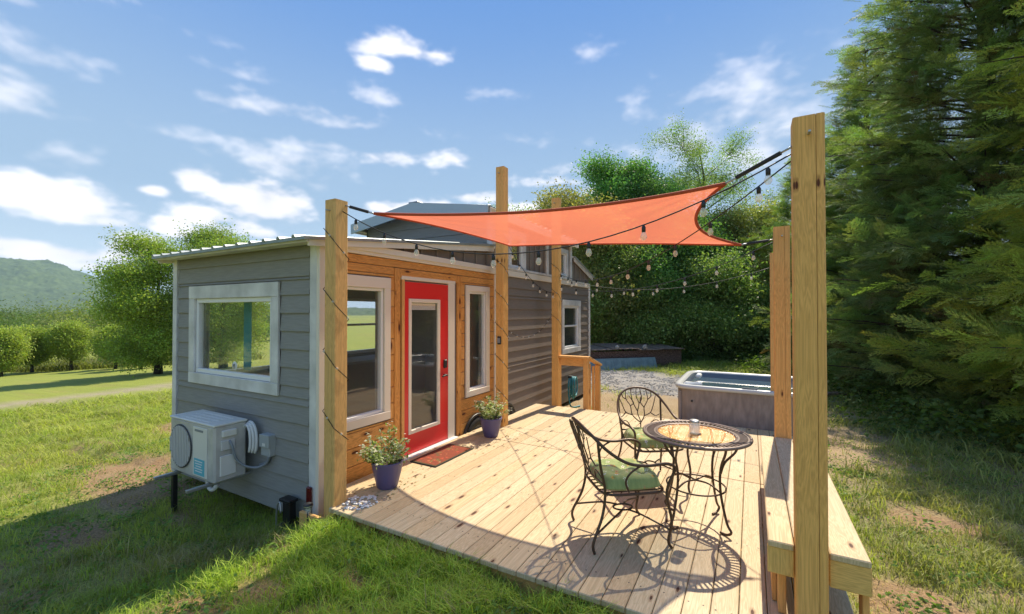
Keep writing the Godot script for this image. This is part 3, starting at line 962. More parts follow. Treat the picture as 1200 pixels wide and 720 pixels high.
	for x in [LX - 0.035, WX + 0.072]:
		var fst := st_new(false)
		var s0 := 2.458
		var pts := PackedVector2Array([Vector2(s0, roof_low(s0) - 0.055), Vector2(UD - 0.06, roof_low(UD - 0.06) - 0.085), Vector2(UD - 0.06, roof_low(UD - 0.06) + 0.012), Vector2(s0, roof_low(s0) + 0.012)])
		add_prism(fst, pts, 0.022, Transform3D(Basis(Vector3(0, 0, -1), Vector3(0, 1, 0), Vector3(1, 0, 0)), Vector3(x - 0.011, 0, 0)))
		part(house, "fascia_board", st_end(fst), M.bounce_cream_trim, -O)
	# soffits close the eaves
	wb(house, "soffit", LX - 0.022, WX + 0.05, 2.345, 2.36, 2.458, FD - 0.04, M.white_paint, 0.001)
	wb(house, "soffit", WX + 0.043, WX + 0.059, 2.34, 2.405, 2.70, UD - 0.1, M.bounce_cream_trim, 0.001)
	for x in [LX - 0.08, WX + 0.05]:
		var rst := st_new(false)
		add_prism(rst, PackedVector2Array([Vector2(VD + 0.04, 2.86), Vector2(BD + 0.12, 2.50), Vector2(BD + 0.12, 2.60), Vector2(VD + 0.04, 2.955)]), 0.022, Transform3D(Basis(Vector3(0, 0, -1), Vector3(0, 1, 0), Vector3(1, 0, 0)), Vector3(x, 0, 0)))
		part(house, "fascia_board", st_end(rst), M.white_paint, -O)
	# raised roof: low gable, ridge along the house
	var rn := Node3D.new()
	rn.name = "loft_roof"
	house.add_child(rn, true)
	for s in [-1, 1]:
		var rst := st_new(false)
		var xe: float = -4.95 + s * 1.50
		var e0 := Vector3(xe, 3.30, 0)
		var rr := Vector3(-4.95, 3.52, 0)
		var up := Vector3(0, 0.02, 0)
		for sd in [[5.44, 9.30]]:
			var a := e0 + Vector3(0, 0, -sd[0]); var b := rr + Vector3(0, 0, -sd[0])
			var c := rr + Vector3(0, 0, -sd[1]); var d := e0 + Vector3(0, 0, -sd[1])
			if s > 0:
				quad(rst, a + up, d + up, c + up, b + up); quad(rst, a, b, c, d)
				quad(rst, a, d, d + up, a + up); quad(rst, b, a, a + up, b + up); quad(rst, d, c, c + up, d + up)
			else:
				quad(rst, a + up, b + up, c + up, d + up); quad(rst, a, d, c, b)
				quad(rst, d, a, a + up, d + up); quad(rst, a, b, b + up, a + up); quad(rst, c, d, d + up, c + up)
		part(rn, "roof_panel", st_end(rst), M.roof_metal, -O)
		for k in 17:
			var dd := 5.50 + k * 0.23
			var v0 := Vector3(xe, 3.325, -dd)
			var v1 := Vector3(-4.95, 3.545, -dd)
			part(rn, "roof_rib", tube([v0, v1], 0.014, 5), M.roof_metal, -O)
		# rake trim on the gable front and eave trim
		var tst := st_new(false)
		var w := 0.175
		var pp := PackedVector2Array([Vector2(xe, 3.30 - w + 0.02), Vector2(-4.95, 3.52 - w + 0.02), Vector2(-4.95, 3.54), Vector2(xe, 3.32)])
		if s > 0: pp.reverse()
		add_prism(tst, pp, 0.03, Transform3D(Basis.IDENTITY, Vector3(0, 0, -5.44)))
		part(rn, "rake_trim", st_end(tst), M.roof_trim, -O)
		wb(rn, "eave_trim", xe - 0.012 if s > 0 else xe - 0.014, xe + 0.014 if s > 0 else xe + 0.012, 3.17, 3.296, 5.47, 9.28, M.bounce_cream_trim)
		wb(rn, "soffit", minf(xe, -4.95 + s * 1.39), maxf(xe, -4.95 + s * 1.39), 3.20, 3.215, 5.47, 9.25, M.bounce_cream_trim, 0.001)
	wb(rn, "ridge_cap", -5.05, -4.85, 3.535, 3.56, 5.42, 9.31, M.roof_metal, 0.008)
	# ---- trailer: frame, wheels, lamp, jack
	wb(house, "trailer_frame", LX + 0.12, WX - 0.12, -0.36, -0.29, FD + 0.15, BD - 0.2, M.black_metal, 0.01)
	for d in [5.22, 6.05]:
		var wn := Node3D.new()
		wn.name = "trailer_wheel"
		house.add_child(wn, true)
		wn.position = P(WX + 0.0, -0.14, d) - O
		wn.rotation.z = -PI / 2
		part(wn, "tyre", lathe([Vector2(0.19, -0.06), Vector2(0.28, -0.07), Vector2(0.31, -0.04), Vector2(0.31, 0.05), Vector2(0.28, 0.08), Vector2(0.19, 0.07), Vector2(0.19, -0.06)], 32), M.rubber)
		part(wn, "rim", lathe([Vector2(0.188, 0.06), Vector2(0.17, 0.045), Vector2(0.10, 0.03), Vector2(0.09, 0.055), Vector2(0.0, 0.06)], 24), M.galvanised)
	for d in [5.22, 6.05]:
		var fp := []
		for k in 13: fp.append(P(WX + 0.05, -0.14 + 0.34 * sin(PI * k / 12.0), d - 0.34 * cos(PI * k / 12.0)) - O)
		part(house, "wheel_arch", tube(fp, 0.022, 8), M.black_plastic)
	bx(house, "tail_lamp", Vector3(0.06, 0.17, 0.03), P(WX - 0.075, -0.03, FD - 0.055) - O, M.lens_red, 0.008)
	bx(house, "lamp_bracket", Vector3(0.075, 0.42, 0.02), P(WX - 0.088, -0.18, FD - 0.032) - O, M.galvanised, 0.004)
	var jack := st_new(false)
	add_box(jack, Vector3(0.16, 0.03, 0.10), 0.006, Vector3(0, 0.17, 0))
	add_box(jack, Vector3(0.11, 0.20, 0.07), 0.006, Vector3(0.01, 0.06, 0.0))
	add_box(jack, Vector3(0.15, 0.03, 0.14), 0.004, Vector3(0, -0.07, 0))
	var jn := part(house, "trailer_jack", st_end(jack), M.black_metal, P(-3.86, -0.26, 2.53) - O)
	jn.set_meta("label", "black folded trailer jack under the house corner")
	part(house, "jack_handle", tube(smooth_path([Vector3(-0.10, -0.12, 0.06), Vector3(-0.09, 0.10, 0.06), Vector3(-0.06, 0.15, 0.05), Vector3(-0.03, 0.06, 0.06)], 4), 0.008, 6), M.galvanised, P(-3.86, -0.26, 2.53) - O)
	# sticker on the front window
	var sn := part(house, "window_sticker", lathe([Vector2(0, 0.003), Vector2(0.048, 0.003), Vector2(0.05, 0.0)], 24), M.paper_white, P(-5.03, 1.10, FD - 0.004 + 0.012) - O, Vector3(PI / 2, 0, 0))
	sn.set_meta("label", "round white sticker on the window pane")
	var mk := st_new(false)
	for b in [[-0.022, 0.014, 0.012, 0.006], [0.006, 0.016, 0.022, 0.007], [-0.004, 0.002, 0.040, 0.008], [-0.012, -0.012, 0.018, 0.006], [0.014, -0.012, 0.014, 0.008], [0.0, -0.026, 0.022, 0.005]]:
		add_box(mk, Vector3(b[2], b[3], 0.001), 0.0, Vector3(b[0], b[1], 0))
	part(house, "sticker_print", st_end(mk), M.black_plastic, P(-5.03, 1.10, FD - 0.0125 + 0.012) - O)

func roof_sheet(called: String, d0: float, d1: float, h0: float, h1: float, x0: float, x1: float, pitch: float) -> void:
	var n := Node3D.new()
	n.name = called
	house.add_child(n, true)
	var O := house.position
	var st := st_new(false)
	var a := P(x0, h0, d0); var b := P(x1, h0, d0); var c := P(x1, h1, d1); var d := P(x0, h1, d1)
	var dn := Vector3(0, -0.03, 0)
	quad(st, a, b, c, d); quad(st, a + dn, d + dn, c + dn, b + dn)
	quad(st, a + dn, b + dn, b, a); quad(st, b + dn, c + dn, c, b); quad(st, c + dn, d + dn, d, c); quad(st, d + dn, a + dn, a, d)
	part(n, "roof_panel", st_end(st), M.roof_metal, -O)
	var x := x0 + 0.04
	while x < x1:
		var rs := st_new(false)
		var dir := (P(0, h1, d1) - P(0, h0, d0))
		var bs := Basis.looking_at(dir.normalized(), Vector3.UP)
		add_prism(rs, PackedVector2Array([Vector2(-0.028, 0), Vector2(0.028, 0), Vector2(0.014, 0.022), Vector2(-0.014, 0.022)]), dir.length() + 0.01, Transform3D(bs, P(x, h1, d1) + dir.normalized() * 0.002))
		part(n, "roof_rib", st_end(rs), M.roof_metal, -O)
		x += pitch

# ------------------------------------------------------------------ deck, bench, posts
func make_deck() -> void:
	var dk := thing("wooden_deck", "pale new pine deck of long boards beside the house", "deck", P(-1.6, -0.36, 4.8))
	var bw := 0.1385
	var n := 28
	var x := -3.50
	for i in n:
		var x1 := x + bw
		for seg in [[(2.66 if x1 < -3.08 else 2.47) + rng.randf() * 0.006, 4.898], [4.906, 7.16 + rng.randf() * 0.006]]:
			# boards butt round the posts that stand on the deck line
			var m: Material = M["deck_pine_%d" % (rng.randi() % 5)]
			var dz := rng.randf() * 0.0015
			wb(dk, "deck_board", x, x1, -0.038 - dz, -dz, seg[0], seg[1], m, 0.005)
		x = x1 + 0.0045
	var sc := st_new(false)
	for i in n:
		for d in [2.72, 3.57, 4.67, 5.22, 6.32, 7.10]:
			for q in [0.03, 0.108]:
				add_lathe(sc, [Vector2(0.0055, 0.0), Vector2(0.0, 0.0012)], 6, P(-3.50 + i * 0.143 + q + rng.randf_range(-0.006, 0.006), 0.0002, d + rng.randf_range(-0.01, 0.01)) - dk.position)
	part(dk, "screw_heads", st_end(sc), M.black_metal).set_meta("kind", "stuff")
	wb(dk, "rim_joist", -3.07, 0.48, -0.23, -0.045, 2.52, 2.56, M.post_green)
	wb(dk, "rim_joist", -3.60, -3.09, -0.30, -0.115, 2.46, 2.498, M.post_green)
	wb(dk, "rim_joist", -3.50, 0.48, -0.23, -0.045, 7.08, 7.12, M.post_green)
	wb(dk, "rim_joist", 0.44, 0.48, -0.23, -0.046, 2.562, 7.078, M.post_green)
	wb(dk, "rim_joist", -3.50, -3.46, -0.23, -0.046, 2.67, 7.078, M.post_green)
	for k in 8: wb(dk, "joist", -3.458, 0.438, -0.22, -0.043, 3.0 + 0.55 * k, 3.04 + 0.55 * k, M.post_green)
	for k in [[-3.3, 2.6], [0.36, 2.62], [-1.5, 2.62], [-3.3, 7.0], [0.3, 7.0], [-1.5, 7.0], [-1.5, 4.8]]:
		wb(dk, "footing", k[0], k[0] + 0.14, -0.52, -0.225, k[1], k[1] + 0.14, M.post_green)

func make_post(x: float, d: float, top: float, label: String, m: Material, base := -0.42, sz := 0.14) -> void:
	var n := thing("wooden_post", label, "post", P(x + sz / 2, base, d + sz / 2), 0.0, "posts round the deck")
	# square section with eased edges and one drying crack cut into the face
	var e := sz / 2
	var k := 0.008
	var cx := e * rng.randf_range(0.1, 0.55)
	var pts := PackedVector2Array([Vector2(-e + k, -e), Vector2(cx - 0.0012, -e), Vector2(cx + 0.0008, -e + 0.018), Vector2(cx + 0.0012, -e), Vector2(e - k, -e), Vector2(e, -e + k), Vector2(e, e - k), Vector2(e - k, e), Vector2(-e + k, e), Vector2(-e, e - k), Vector2(-e, -e + k)])
	var st := st_new(false)
	add_prism(st, pts, top - base, Transform3D(Basis(Vector3(1, 0, 0), Vector3(0, 0, -1), Vector3(0, 1, 0)), Vector3.ZERO), Vector2(rng.randf() * 3, rng.randf() * 6))
	part(n, "post", st_end(st), m)
	bx(n, "eye_bolt", Vector3(0.012, 0.012, 0.05), Vector3(0.0, top - base - 0.10, sz / 2 + 0.02), M.galvanised, 0.002)

func make_bench() -> void:
	var b := thing("bench", "long low pine bench along the deck's open side", "bench", P(0.30, -0.42, 3.9))
	# seat of three boards, notched round the two posts it meets
	var segs := [[0.075, 0.195], [0.345, 0.515]]
	wb(b, "seat_board", 0.075, 0.195, 0.415, 0.45, 2.745, 5.03, M.deck_pine_3, 0.006)
	wb(b, "seat_board", 0.350, 0.520, 0.415, 0.45, 2.745, 5.03, M.deck_pine_0, 0.006)
	wb(b, "seat_board", 0.200, 0.345, 0.415, 0.45, 2.852, 5.03, M.deck_pine_4, 0.006)
	wb(b, "apron", 0.072, 0.196, 0.27, 0.4145, 2.755, 2.793, M.bench_pine, 0.004)
	wb(b, "apron", 0.349, 0.523, 0.27, 0.4145, 2.755, 2.793, M.bench_pine, 0.004)
	wb(b, "apron", 0.085, 0.120, 0.27, 0.4145, 2.795, 5.02, M.bench_pine, 0.004)
	wb(b, "apron", 0.485, 0.520, 0.27, 0.4145, 2.795, 5.02, M.bench_pine, 0.004)
	for d in [2.80, 3.85, 4.92]:
		wb(b, "leg", 0.49, 0.58 - 0.06, -0.42, 0.268, d, d + 0.09, M.rail_pine, 0.004)
		wb(b, "leg", 0.125, 0.165, 0.001, 0.268, d + 0.06, d + 0.15, M.rail_pine, 0.004)
	wb(b, "kick_board", 0.10, 0.124, 0.002, 0.266, 2.96, 3.5, M.rail_pine)

func make_railing() -> void:
	var r := thing("railing", "short pine railing beside the deck steps behind the house post", "railing", P(-2.55, -0.36, 7.3))
	wb(r, "newel", -2.60, -2.51, -0.36, 0.872, 7.22, 7.31, M.rail_pine)
	wb(r, "top_rail", -3.06, -2.50, 0.875, 0.912, 7.19, 7.32, M.rail_pine)
	wb(r, "stretcher", -3.05, -2.605, 0.73, 0.868, 7.255, 7.29, M.rail_pine)
	wb(r, "newel", -2.60, -2.51, -0.42, 0.69, 7.86, 7.95, M.rail_pine)
	var st := st_new(false)
	add_box(st, Vector3(0.10, 0.037, 0.76), 0.004, Vector3(-2.55, 0.79, -7.65) - r.position, Basis(Vector3.RIGHT, -0.28))
	part(r, "sloping_rail", st_end(st), M.rail_pine)
	for k in 2:
		wb(r, "baluster", -2.575, -2.535, -0.20, 0.76 - 0.06 * k, 7.42 + 0.2 * k, 7.46 + 0.2 * k, M.rail_pine)
	var s := thing("deck_steps", "pine steps going down from the back of the deck", "steps", P(-2.0, -0.36, 7.4))
	wb(s, "tread", -2.49, -1.5, -0.19, -0.15, 7.20, 7.48, M.deck_pine_1)
	wb(s, "riser", -2.49, -1.5, -0.36, -0.192, 7.22, 7.245, M.rail_pine)

# ------------------------------------------------------------------ sail
func make_sail() -> void:
	var C1 := P(-2.92, 2.577, 2.70)
	var C2 := P(-0.14, 2.524, 3.05)
	var C3 := P(-0.087, 2.383, 4.90)
	var C4 := P(-2.95, 2.633, 5.20)
	var at := P(-1.5, 2.45, 4.0)
	var s := thing("shade_sail", "orange shade sail stretched between the deck posts", "shade sail", at)
	var f := func(a: float, b: float) -> Vector3:
		var sa := 4 * a * (1 - a)
		var sb := 4 * b * (1 - b)
		var bb := b + 0.12 * sa * (1 - b) - 0.125 * sa * b
		var aa := a + 0.075 * sb * (1 - a) - 0.10 * sb * a
		var p: Vector3 = C1.lerp(C2, aa).lerp(C4.lerp(C3, aa), bb)
		p.y -= 0.07 * sa * (0.35 + 0.65 * sb) + 0.02 * sb
		p.y += 0.006 * sin(aa * 23.0 + bb * 4.0) * sb + 0.005 * sin(bb * 17.0) * sa
		# tension folds fan out from the four corners
		for k in 4:
			var ca := float(k == 1 or k == 2)
			var cb := float(k >= 2)
			var u := absf(a - ca) * 2.9
			var v := absf(b - cb) * 2.3
			var rr := sqrt(u * u + v * v)
			p.y += 0.011 * sin(atan2(v, u) * 15.0 + k) * exp(-rr * 1.6) * smoothstep(0.0, 0.25, rr) * smoothstep(0.0, 0.12, minf(u, v))
		return p - at
	var st := st_new()
	var na := 90
	var nb := 66
	for j in nb:
		for i in na:
			var a0 := float(i) / na; var a1 := float(i + 1) / na
			var b0 := float(j) / nb; var b1 := float(j + 1) / nb
			quad(st, f.call(a0, b0), f.call(a1, b0), f.call(a1, b1), f.call(a0, b1), Vector2(a0 * 3, b0 * 2.4), Vector2(a1 * 3, b0 * 2.4), Vector2(a1 * 3, b1 * 2.4), Vector2(a0 * 3, b1 * 2.4))
	part(s, "cloth", st_end(st), M.sail_cloth)
	for e in 4:
		var hp := []
		for k in 41:
			var t := k / 40.0
			hp.append(f.call(t, 0.0) if e == 0 else f.call(1.0, t) if e == 1 else f.call(t, 1.0) if e == 2 else f.call(0.0, t))
		part(s, "hem", tube(hp, 0.013, 6), M.sail_hem)
	# straps to the posts
	for k in [[C1, P(-3.18, 2.66, 2.61)], [C2, P(0.20, 2.60, 2.76)], [C3, P(0.20, 2.44, 5.09)], [C4, P(-3.19, 2.86, 5.47)]]:
		var a: Vector3 = k[0]
		var b: Vector3 = k[1]
		part(s, "ring", tube([a - at, a.lerp(b, 0.2) - at], 0.008, 6), M.galvanised)
		part(s, "strap", tube([a.lerp(b, 0.2) - at, a.lerp(b, 0.85) - at], 0.014, 6), M.strap)
		part(s, "turnbuckle", tube([a.lerp(b, 0.85) - at, b - at], 0.007, 6), M.galvanised)

# ------------------------------------------------------------------ string lights
var bulb_mesh: ArrayMesh
var socket_mesh: ArrayMesh
var fairy_mesh: ArrayMesh

func sag_line(a: Vector3, b: Vector3, sag: float, n := 24) -> Array:
	var o := []
	for i in n + 1:
		var t := float(i) / n
		o.append(a.lerp(b, t) - Vector3(0, sag * 4 * t * (1 - t), 0))
	return o

func bulb_string(label: String, a: Vector3, b: Vector3, sag: float, spacing: float) -> void:
	var n := thing("string_lights", label, "string lights", a, 0.0, "bulb strings over the deck")
	var pts := sag_line(a, b, sag)
	var rel := []
	for p in pts: rel.append(p - a)
	part(n, "cable", tube(rel, 0.0045, 5), M.cable_black)
	var acc := spacing * 0.5
	for i in rel.size() - 1:
		var l: float = (rel[i + 1] - rel[i]).length()
		while acc < l:
			var p: Vector3 = rel[i].lerp(rel[i + 1], acc / l)
			var sk := part(n, "bulb_socket", socket_mesh, M.black_plastic, p)
			part(sk, "bulb", bulb_mesh, M.bulb_glass, Vector3(0, -0.050, 0))
			sk.scale = Vector3.ONE * 0.86
			acc += spacing
		acc -= l

func fairy_string(label: String, pts: Array, step: float) -> void:
	var a: Vector3 = pts[0]
	var n := thing("fairy_lights", label, "fairy lights", a, 0.0, "fairy light strings")
	var rel := []
	for p in pts: rel.append(p - a)
	part(n, "cable", tube(rel, 0.0035, 5), M.cable_black)
	var acc := step * 0.5
	for i in rel.size() - 1:
		var l: float = (rel[i + 1] - rel[i]).length()
		while acc < l:
			part(n, "bulb", fairy_mesh, M.bulb_glass, rel[i].lerp(rel[i + 1], acc / l))
			acc += step
		acc -= l

func wrap_post(x: float, d: float, h0: float, h1: float, turns: float, sz := 0.14) -> Array:
	# square spiral round a post whose near left corner is x, d
	var o := []
	var cs := [Vector2(x - 0.006, d - 0.006), Vector2(x + sz + 0.006, d - 0.006), Vector2(x + sz + 0.006, d + sz + 0.006), Vector2(x - 0.006, d + sz + 0.006)]
	var n := int(turns * 4)
	for i in n + 1:
		var c: Vector2 = cs[i % 4]
		o.append(P(c.x, lerpf(h1, h0, float(i) / n), c.y))
	return o

func make_lights() -> void:
	var bs := st_new()
	add_lathe(bs, [Vector2(0.0, -0.064), Vector2(0.013, -0.060), Vector2(0.023, -0.046), Vector2(0.0245, -0.034), Vector2(0.018, -0.014), Vector2(0.012, 0.0), Vector2(0.0, 0.002)], 12)
	bulb_mesh = st_end(bs)
	var ss := st_new()
	add_lathe(ss, [Vector2(0.0, -0.055), Vector2(0.014, -0.053), Vector2(0.015, -0.018), Vector2(0.008, -0.004), Vector2(0.0, 0.0)], 10)
	socket_mesh = st_end(ss)
	fairy_mesh = lathe([Vector2(0, -0.014), Vector2(0.010, -0.009), Vector2(0.013, 0.0), Vector2(0.009, 0.010), Vector2(0, 0.013)], 8)
	bulb_string("black bulb string under the sail's edge over the deck front", P(-3.18, 2.60, 2.58), P(0.195, 2.56, 2.76), 0.46, 0.36)
	bulb_string("black bulb string crossing under the sail towards the railing post", P(0.195, 2.53, 2.79), P(-3.06, 2.40, 7.25), 0.33, 0.52)
	bulb_string("bulb string from the middle bench post to the railing post", P(0.21, 2.42, 5.10), P(-3.06, 2.20, 7.25), 0.28, 0.46)
	bulb_string("bulb string hanging between the post behind the tub side and railing post", P(0.24, 2.35, 7.32), P(-3.06, 2.32, 7.28), 0.26, 0.48)
	bulb_string("bulb string drooping beside the house between its two tall posts", P(-3.19, 2.70, 5.6), P(-3.13, 2.05, 7.2), 0.18, 0.26)
	fairy_string("fairy lights wound round the post at the house corner", wrap_post(-3.32, 2.50, 0.55, 2.45, 3.5), 0.22)
	fairy_string("fairy lights wound round the tall post beside the narrow window", wrap_post(-3.34, 5.46, 0.35, 2.5, 4.5), 0.2)
	fairy_string("fairy lights looped low on the grey wall between tall posts", sag_line(P(-3.20, 1.42, 5.60), P(-3.20, 1.62, 7.18), 0.22), 0.2)
	fairy_string("fairy lights wound round the railing post", wrap_post(-3.20, 7.20, 1.2, 2.6, 3.0), 0.2)
	# small black switch box on the tall post
	var sb := thing("switch_box", "small black outlet box on the tall post by the planter", "outlet box", P(-3.27, 1.28, 5.45))
	bx(sb, "box_body", Vector3(0.06, 0.12, 0.03), Vector3(0, 0, 0.0), M.black_plastic, 0.008)
	bx(sb, "cover", Vector3(0.045, 0.07, 0.012), Vector3(0, 0, 0.02), M.conduit_grey, 0.004)

# ------------------------------------------------------------------ furniture
func branch(st: SurfaceTool, pts: Array, r0: float, r1: float) -> void:
	var sp := smooth_path(pts, 4)
	var rr := []
	for i in sp.size(): rr.append(lerpf(r0, r1, float(i) / (sp.size() - 1)))
	add_tube(st, sp, rr, 6)

func make_chair(label: String, at: Vector3, turn: float) -> Node3D:
	# local frame: front is +z, seat top y = 0.40
	var c := thing("patio_chair", label, "chair", at, turn, "iron patio chairs")
	var ir: Material = M.wrought_iron
	# hoop: arm, back arch, arm
	var hp := []
	var half := [Vector3(0.285, 0.605, 0.255), Vector3(0.292, 0.622, 0.19), Vector3(0.292, 0.615, 0.05), Vector3(0.285, 0.64, -0.09), Vector3(0.262, 0.72, -0.22), Vector3(0.205, 0.815, -0.315), Vector3(0.11, 0.87, -0.365)]
	for v in half: hp.append(v)
	hp.append(Vector3(0, 0.885, -0.38))
	for i in range(half.size() - 1, -1, -1): hp.append(Vector3(-half[i].x, half[i].y, half[i].z))
	part(c, "arm_hoop", tube(smooth_path(hp, 6), 0.0115, 8), ir)
	for s in [-1, 1]:
		# front leg: curls out of the arm and sweeps to the floor
		part(c, "leg", tube(smooth_path([Vector3(s * 0.285, 0.605, 0.255), Vector3(s * 0.28, 0.57, 0.275), Vector3(s * 0.262, 0.46, 0.235), Vector3(s * 0.258, 0.36, 0.225), Vector3(s * 0.268, 0.20, 0.255), Vector3(s * 0.262, 0.06, 0.232), Vector3(s * 0.258, 0.004, 0.26)], 5), 0.0105, 8), ir)
		# back leg runs from the hoop down and out
		part(c, "leg", tube(smooth_path([Vector3(s * 0.232, 0.78, -0.285), Vector3(s * 0.225, 0.60, -0.262), Vector3(s * 0.215, 0.42, -0.225), Vector3(s * 0.225, 0.25, -0.25), Vector3(s * 0.25, 0.08, -0.325), Vector3(s * 0.245, 0.004, -0.315)], 5), 0.0105, 8), ir)
		# scroll brace between arm and seat
		part(c, "arm_scroll", tube(smooth_path([Vector3(s * 0.287, 0.618, 0.02), Vector3(s * 0.285, 0.57, -0.06), Vector3(s * 0.265, 0.50, -0.09), Vector3(s * 0.25, 0.42, -0.06)], 5), 0.008, 6), ir)
	# seat frame
	var sf := []
	for k in 33:
		var a := TAU * k / 32
		var rx := 0.245
		var rz := 0.245
		var e := 0.42
		sf.append(Vector3(rx * signf(cos(a)) * pow(absf(cos(a)), e), 0.40, rz * signf(sin(a)) * pow(absf(sin(a)), e)))
	part(c, "seat_frame", tube(sf, 0.010, 6), ir)
	var sg := st_new(false)
	for k in 7: add_box(sg, Vector3(0.012, 0.006, 0.47), 0.001, Vector3(-0.18 + 0.06 * k, 0.398, 0))
	part(c, "seat_slats", st_end(sg), ir)
	# cross braces with a ring under the seat
	for s in [-1, 1]:
		part(c, "stretcher", tube(smooth_path([Vector3(s * 0.262, 0.14, 0.24), Vector3(s * 0.13, 0.19, 0.10), Vector3(s * 0.045, 0.20, 0.02)], 5), 0.0075, 6), ir)
		part(c, "stretcher", tube(smooth_path([Vector3(s * 0.24, 0.14, -0.29), Vector3(s * 0.13, 0.19, -0.12), Vector3(s * 0.045, 0.20, -0.02)], 5), 0.0075, 6), ir)
	var rg := []
	for k in 21: rg.append(Vector3(0.05 * cos(TAU * k / 20), 0.20, 0.075 * sin(TAU * k / 20)))
	part(c, "brace_ring", tube(rg, 0.0075, 6), ir)
	# back: lower rail and branches on the leaning face
	var bz := func(x: float, y: float) -> Vector3:
		var lean := -0.215 - (y - 0.42) * 0.36
		return Vector3(x, y, lean - 0.02 * (1.0 - pow(x / 0.23, 2)))
	var rail := []
	for k in 9: rail.append(bz.call(-0.218 + 0.0545 * k, 0.475))
	part(c, "back_rail", tube(rail, 0.008, 6), ir)
	var br := [
		[[0.0, 0.475], [0.01, 0.55], [-0.01, 0.63], [0.02, 0.72], [0.0, 0.79], [0.01, 0.875]],
		[[0.0, 0.52], [0.06, 0.60], [0.07, 0.68], [0.12, 0.76], [0.115, 0.862]],
		[[0.0, 0.54], [-0.07, 0.61], [-0.08, 0.70], [-0.12, 0.77], [-0.11, 0.865]],
		[[0.06, 0.60], [0.13, 0.63], [0.17, 0.70], [0.21, 0.80]],
		[[-0.07, 0.61], [-0.14, 0.64], [-0.17, 0.71], [-0.205, 0.81]],
		[[0.13, 0.63], [0.18, 0.60], [0.225, 0.62]],
		[[-0.14, 0.64], [-0.19, 0.60], [-0.225, 0.61]],
		[[0.10, 0.475], [0.12, 0.53], [0.18, 0.56], [0.222, 0.53]],
		[[-0.10, 0.475], [-0.13, 0.54], [-0.17, 0.56], [-0.222, 0.52]],
		[[0.02, 0.72], [0.055, 0.77], [0.05, 0.875]],
		[[-0.01, 0.65], [-0.045, 0.73], [-0.055, 0.80], [-0.05, 0.878]],
		[[0.07, 0.68], [0.035, 0.74], [0.06, 0.80]],
		[[0.12, 0.76], [0.16, 0.79], [0.165, 0.838]],
		[[-0.12, 0.77], [-0.155, 0.79], [-0.16, 0.84]],
		[[-0.08, 0.70], [-0.04, 0.73], [-0.085, 0.80]],
	]
	for b in br:
		var st := st_new()
		var pts := []
		for q in b: pts.append(bz.call(q[0], q[1]))
		branch(st, pts, 0.0062, 0.0042)
		part(c, "branch", st_end(st), ir)
	# seat cushion is a thing of its own
	return c

func make_cushion(label: String, at: Vector3, turn: float) -> void:
	var n := thing("seat_cushion", label, "cushion", at, turn, "chair cushions")
	var st := st_new()
	var k := 26
	var f := func(i: int, j: int, top: bool) -> Vector3:
		var u := -1.0 + 2.0 * i / k
		var v := -1.0 + 2.0 * j / k
		var x := 0.235 * u * sqrt(1 - 0.22 * v * v)
		var z := 0.235 * v * sqrt(1 - 0.22 * u * u)
		var e := pow(maxf(0, 1 - pow(absf(u), 7)), 0.5) * pow(maxf(0, 1 - pow(absf(v), 7)), 0.5)
		var y := 0.085 * e
		if top:
			for t in [Vector2(-0.45, -0.45), Vector2(0.45, -0.45), Vector2(-0.45, 0.45), Vector2(0.45, 0.45), Vector2(0, 0)]:
				y -= 0.028 * exp(-((u - t.x) * (u - t.x) + (v - t.y) * (v - t.y)) * 26.0)
			y += 0.006 * sin(u * 5.0 + v * 3.0) * e
		else: y = -0.026 * e
		return Vector3(x, y + 0.03, z)
	for j in k:
		for i in k:
			for top in [true, false]:
				var a: Vector3 = f.call(i, j, top); var b: Vector3 = f.call(i + 1, j, top)
				var c: Vector3 = f.call(i + 1, j + 1, top); var d: Vector3 = f.call(i, j + 1, top)
				var ua := Vector2(i, j) / k; var ub := Vector2(i + 1, j) / k; var uc := Vector2(i + 1, j + 1) / k; var ud := Vector2(i, j + 1) / k
				if top: quad(st, a, d, c, b, ua, ud, uc, ub)
				else: quad(st, a, b, c, d, ua, ub, uc, ud)
	part(n, "cushion_body", st_end(st), M.cushion)
	for t in [Vector2(-0.45, -0.45), Vector2(0.45, -0.45), Vector2(-0.45, 0.45), Vector2(0.45, 0.45), Vector2(0, 0)]:
		part(n, "tuft_button", lathe([Vector2(0.011, 0), Vector2(0.008, 0.006), Vector2(0, 0.008)], 10), M.cushion, Vector3(t.x * 0.235, 0.084, t.y * 0.235))

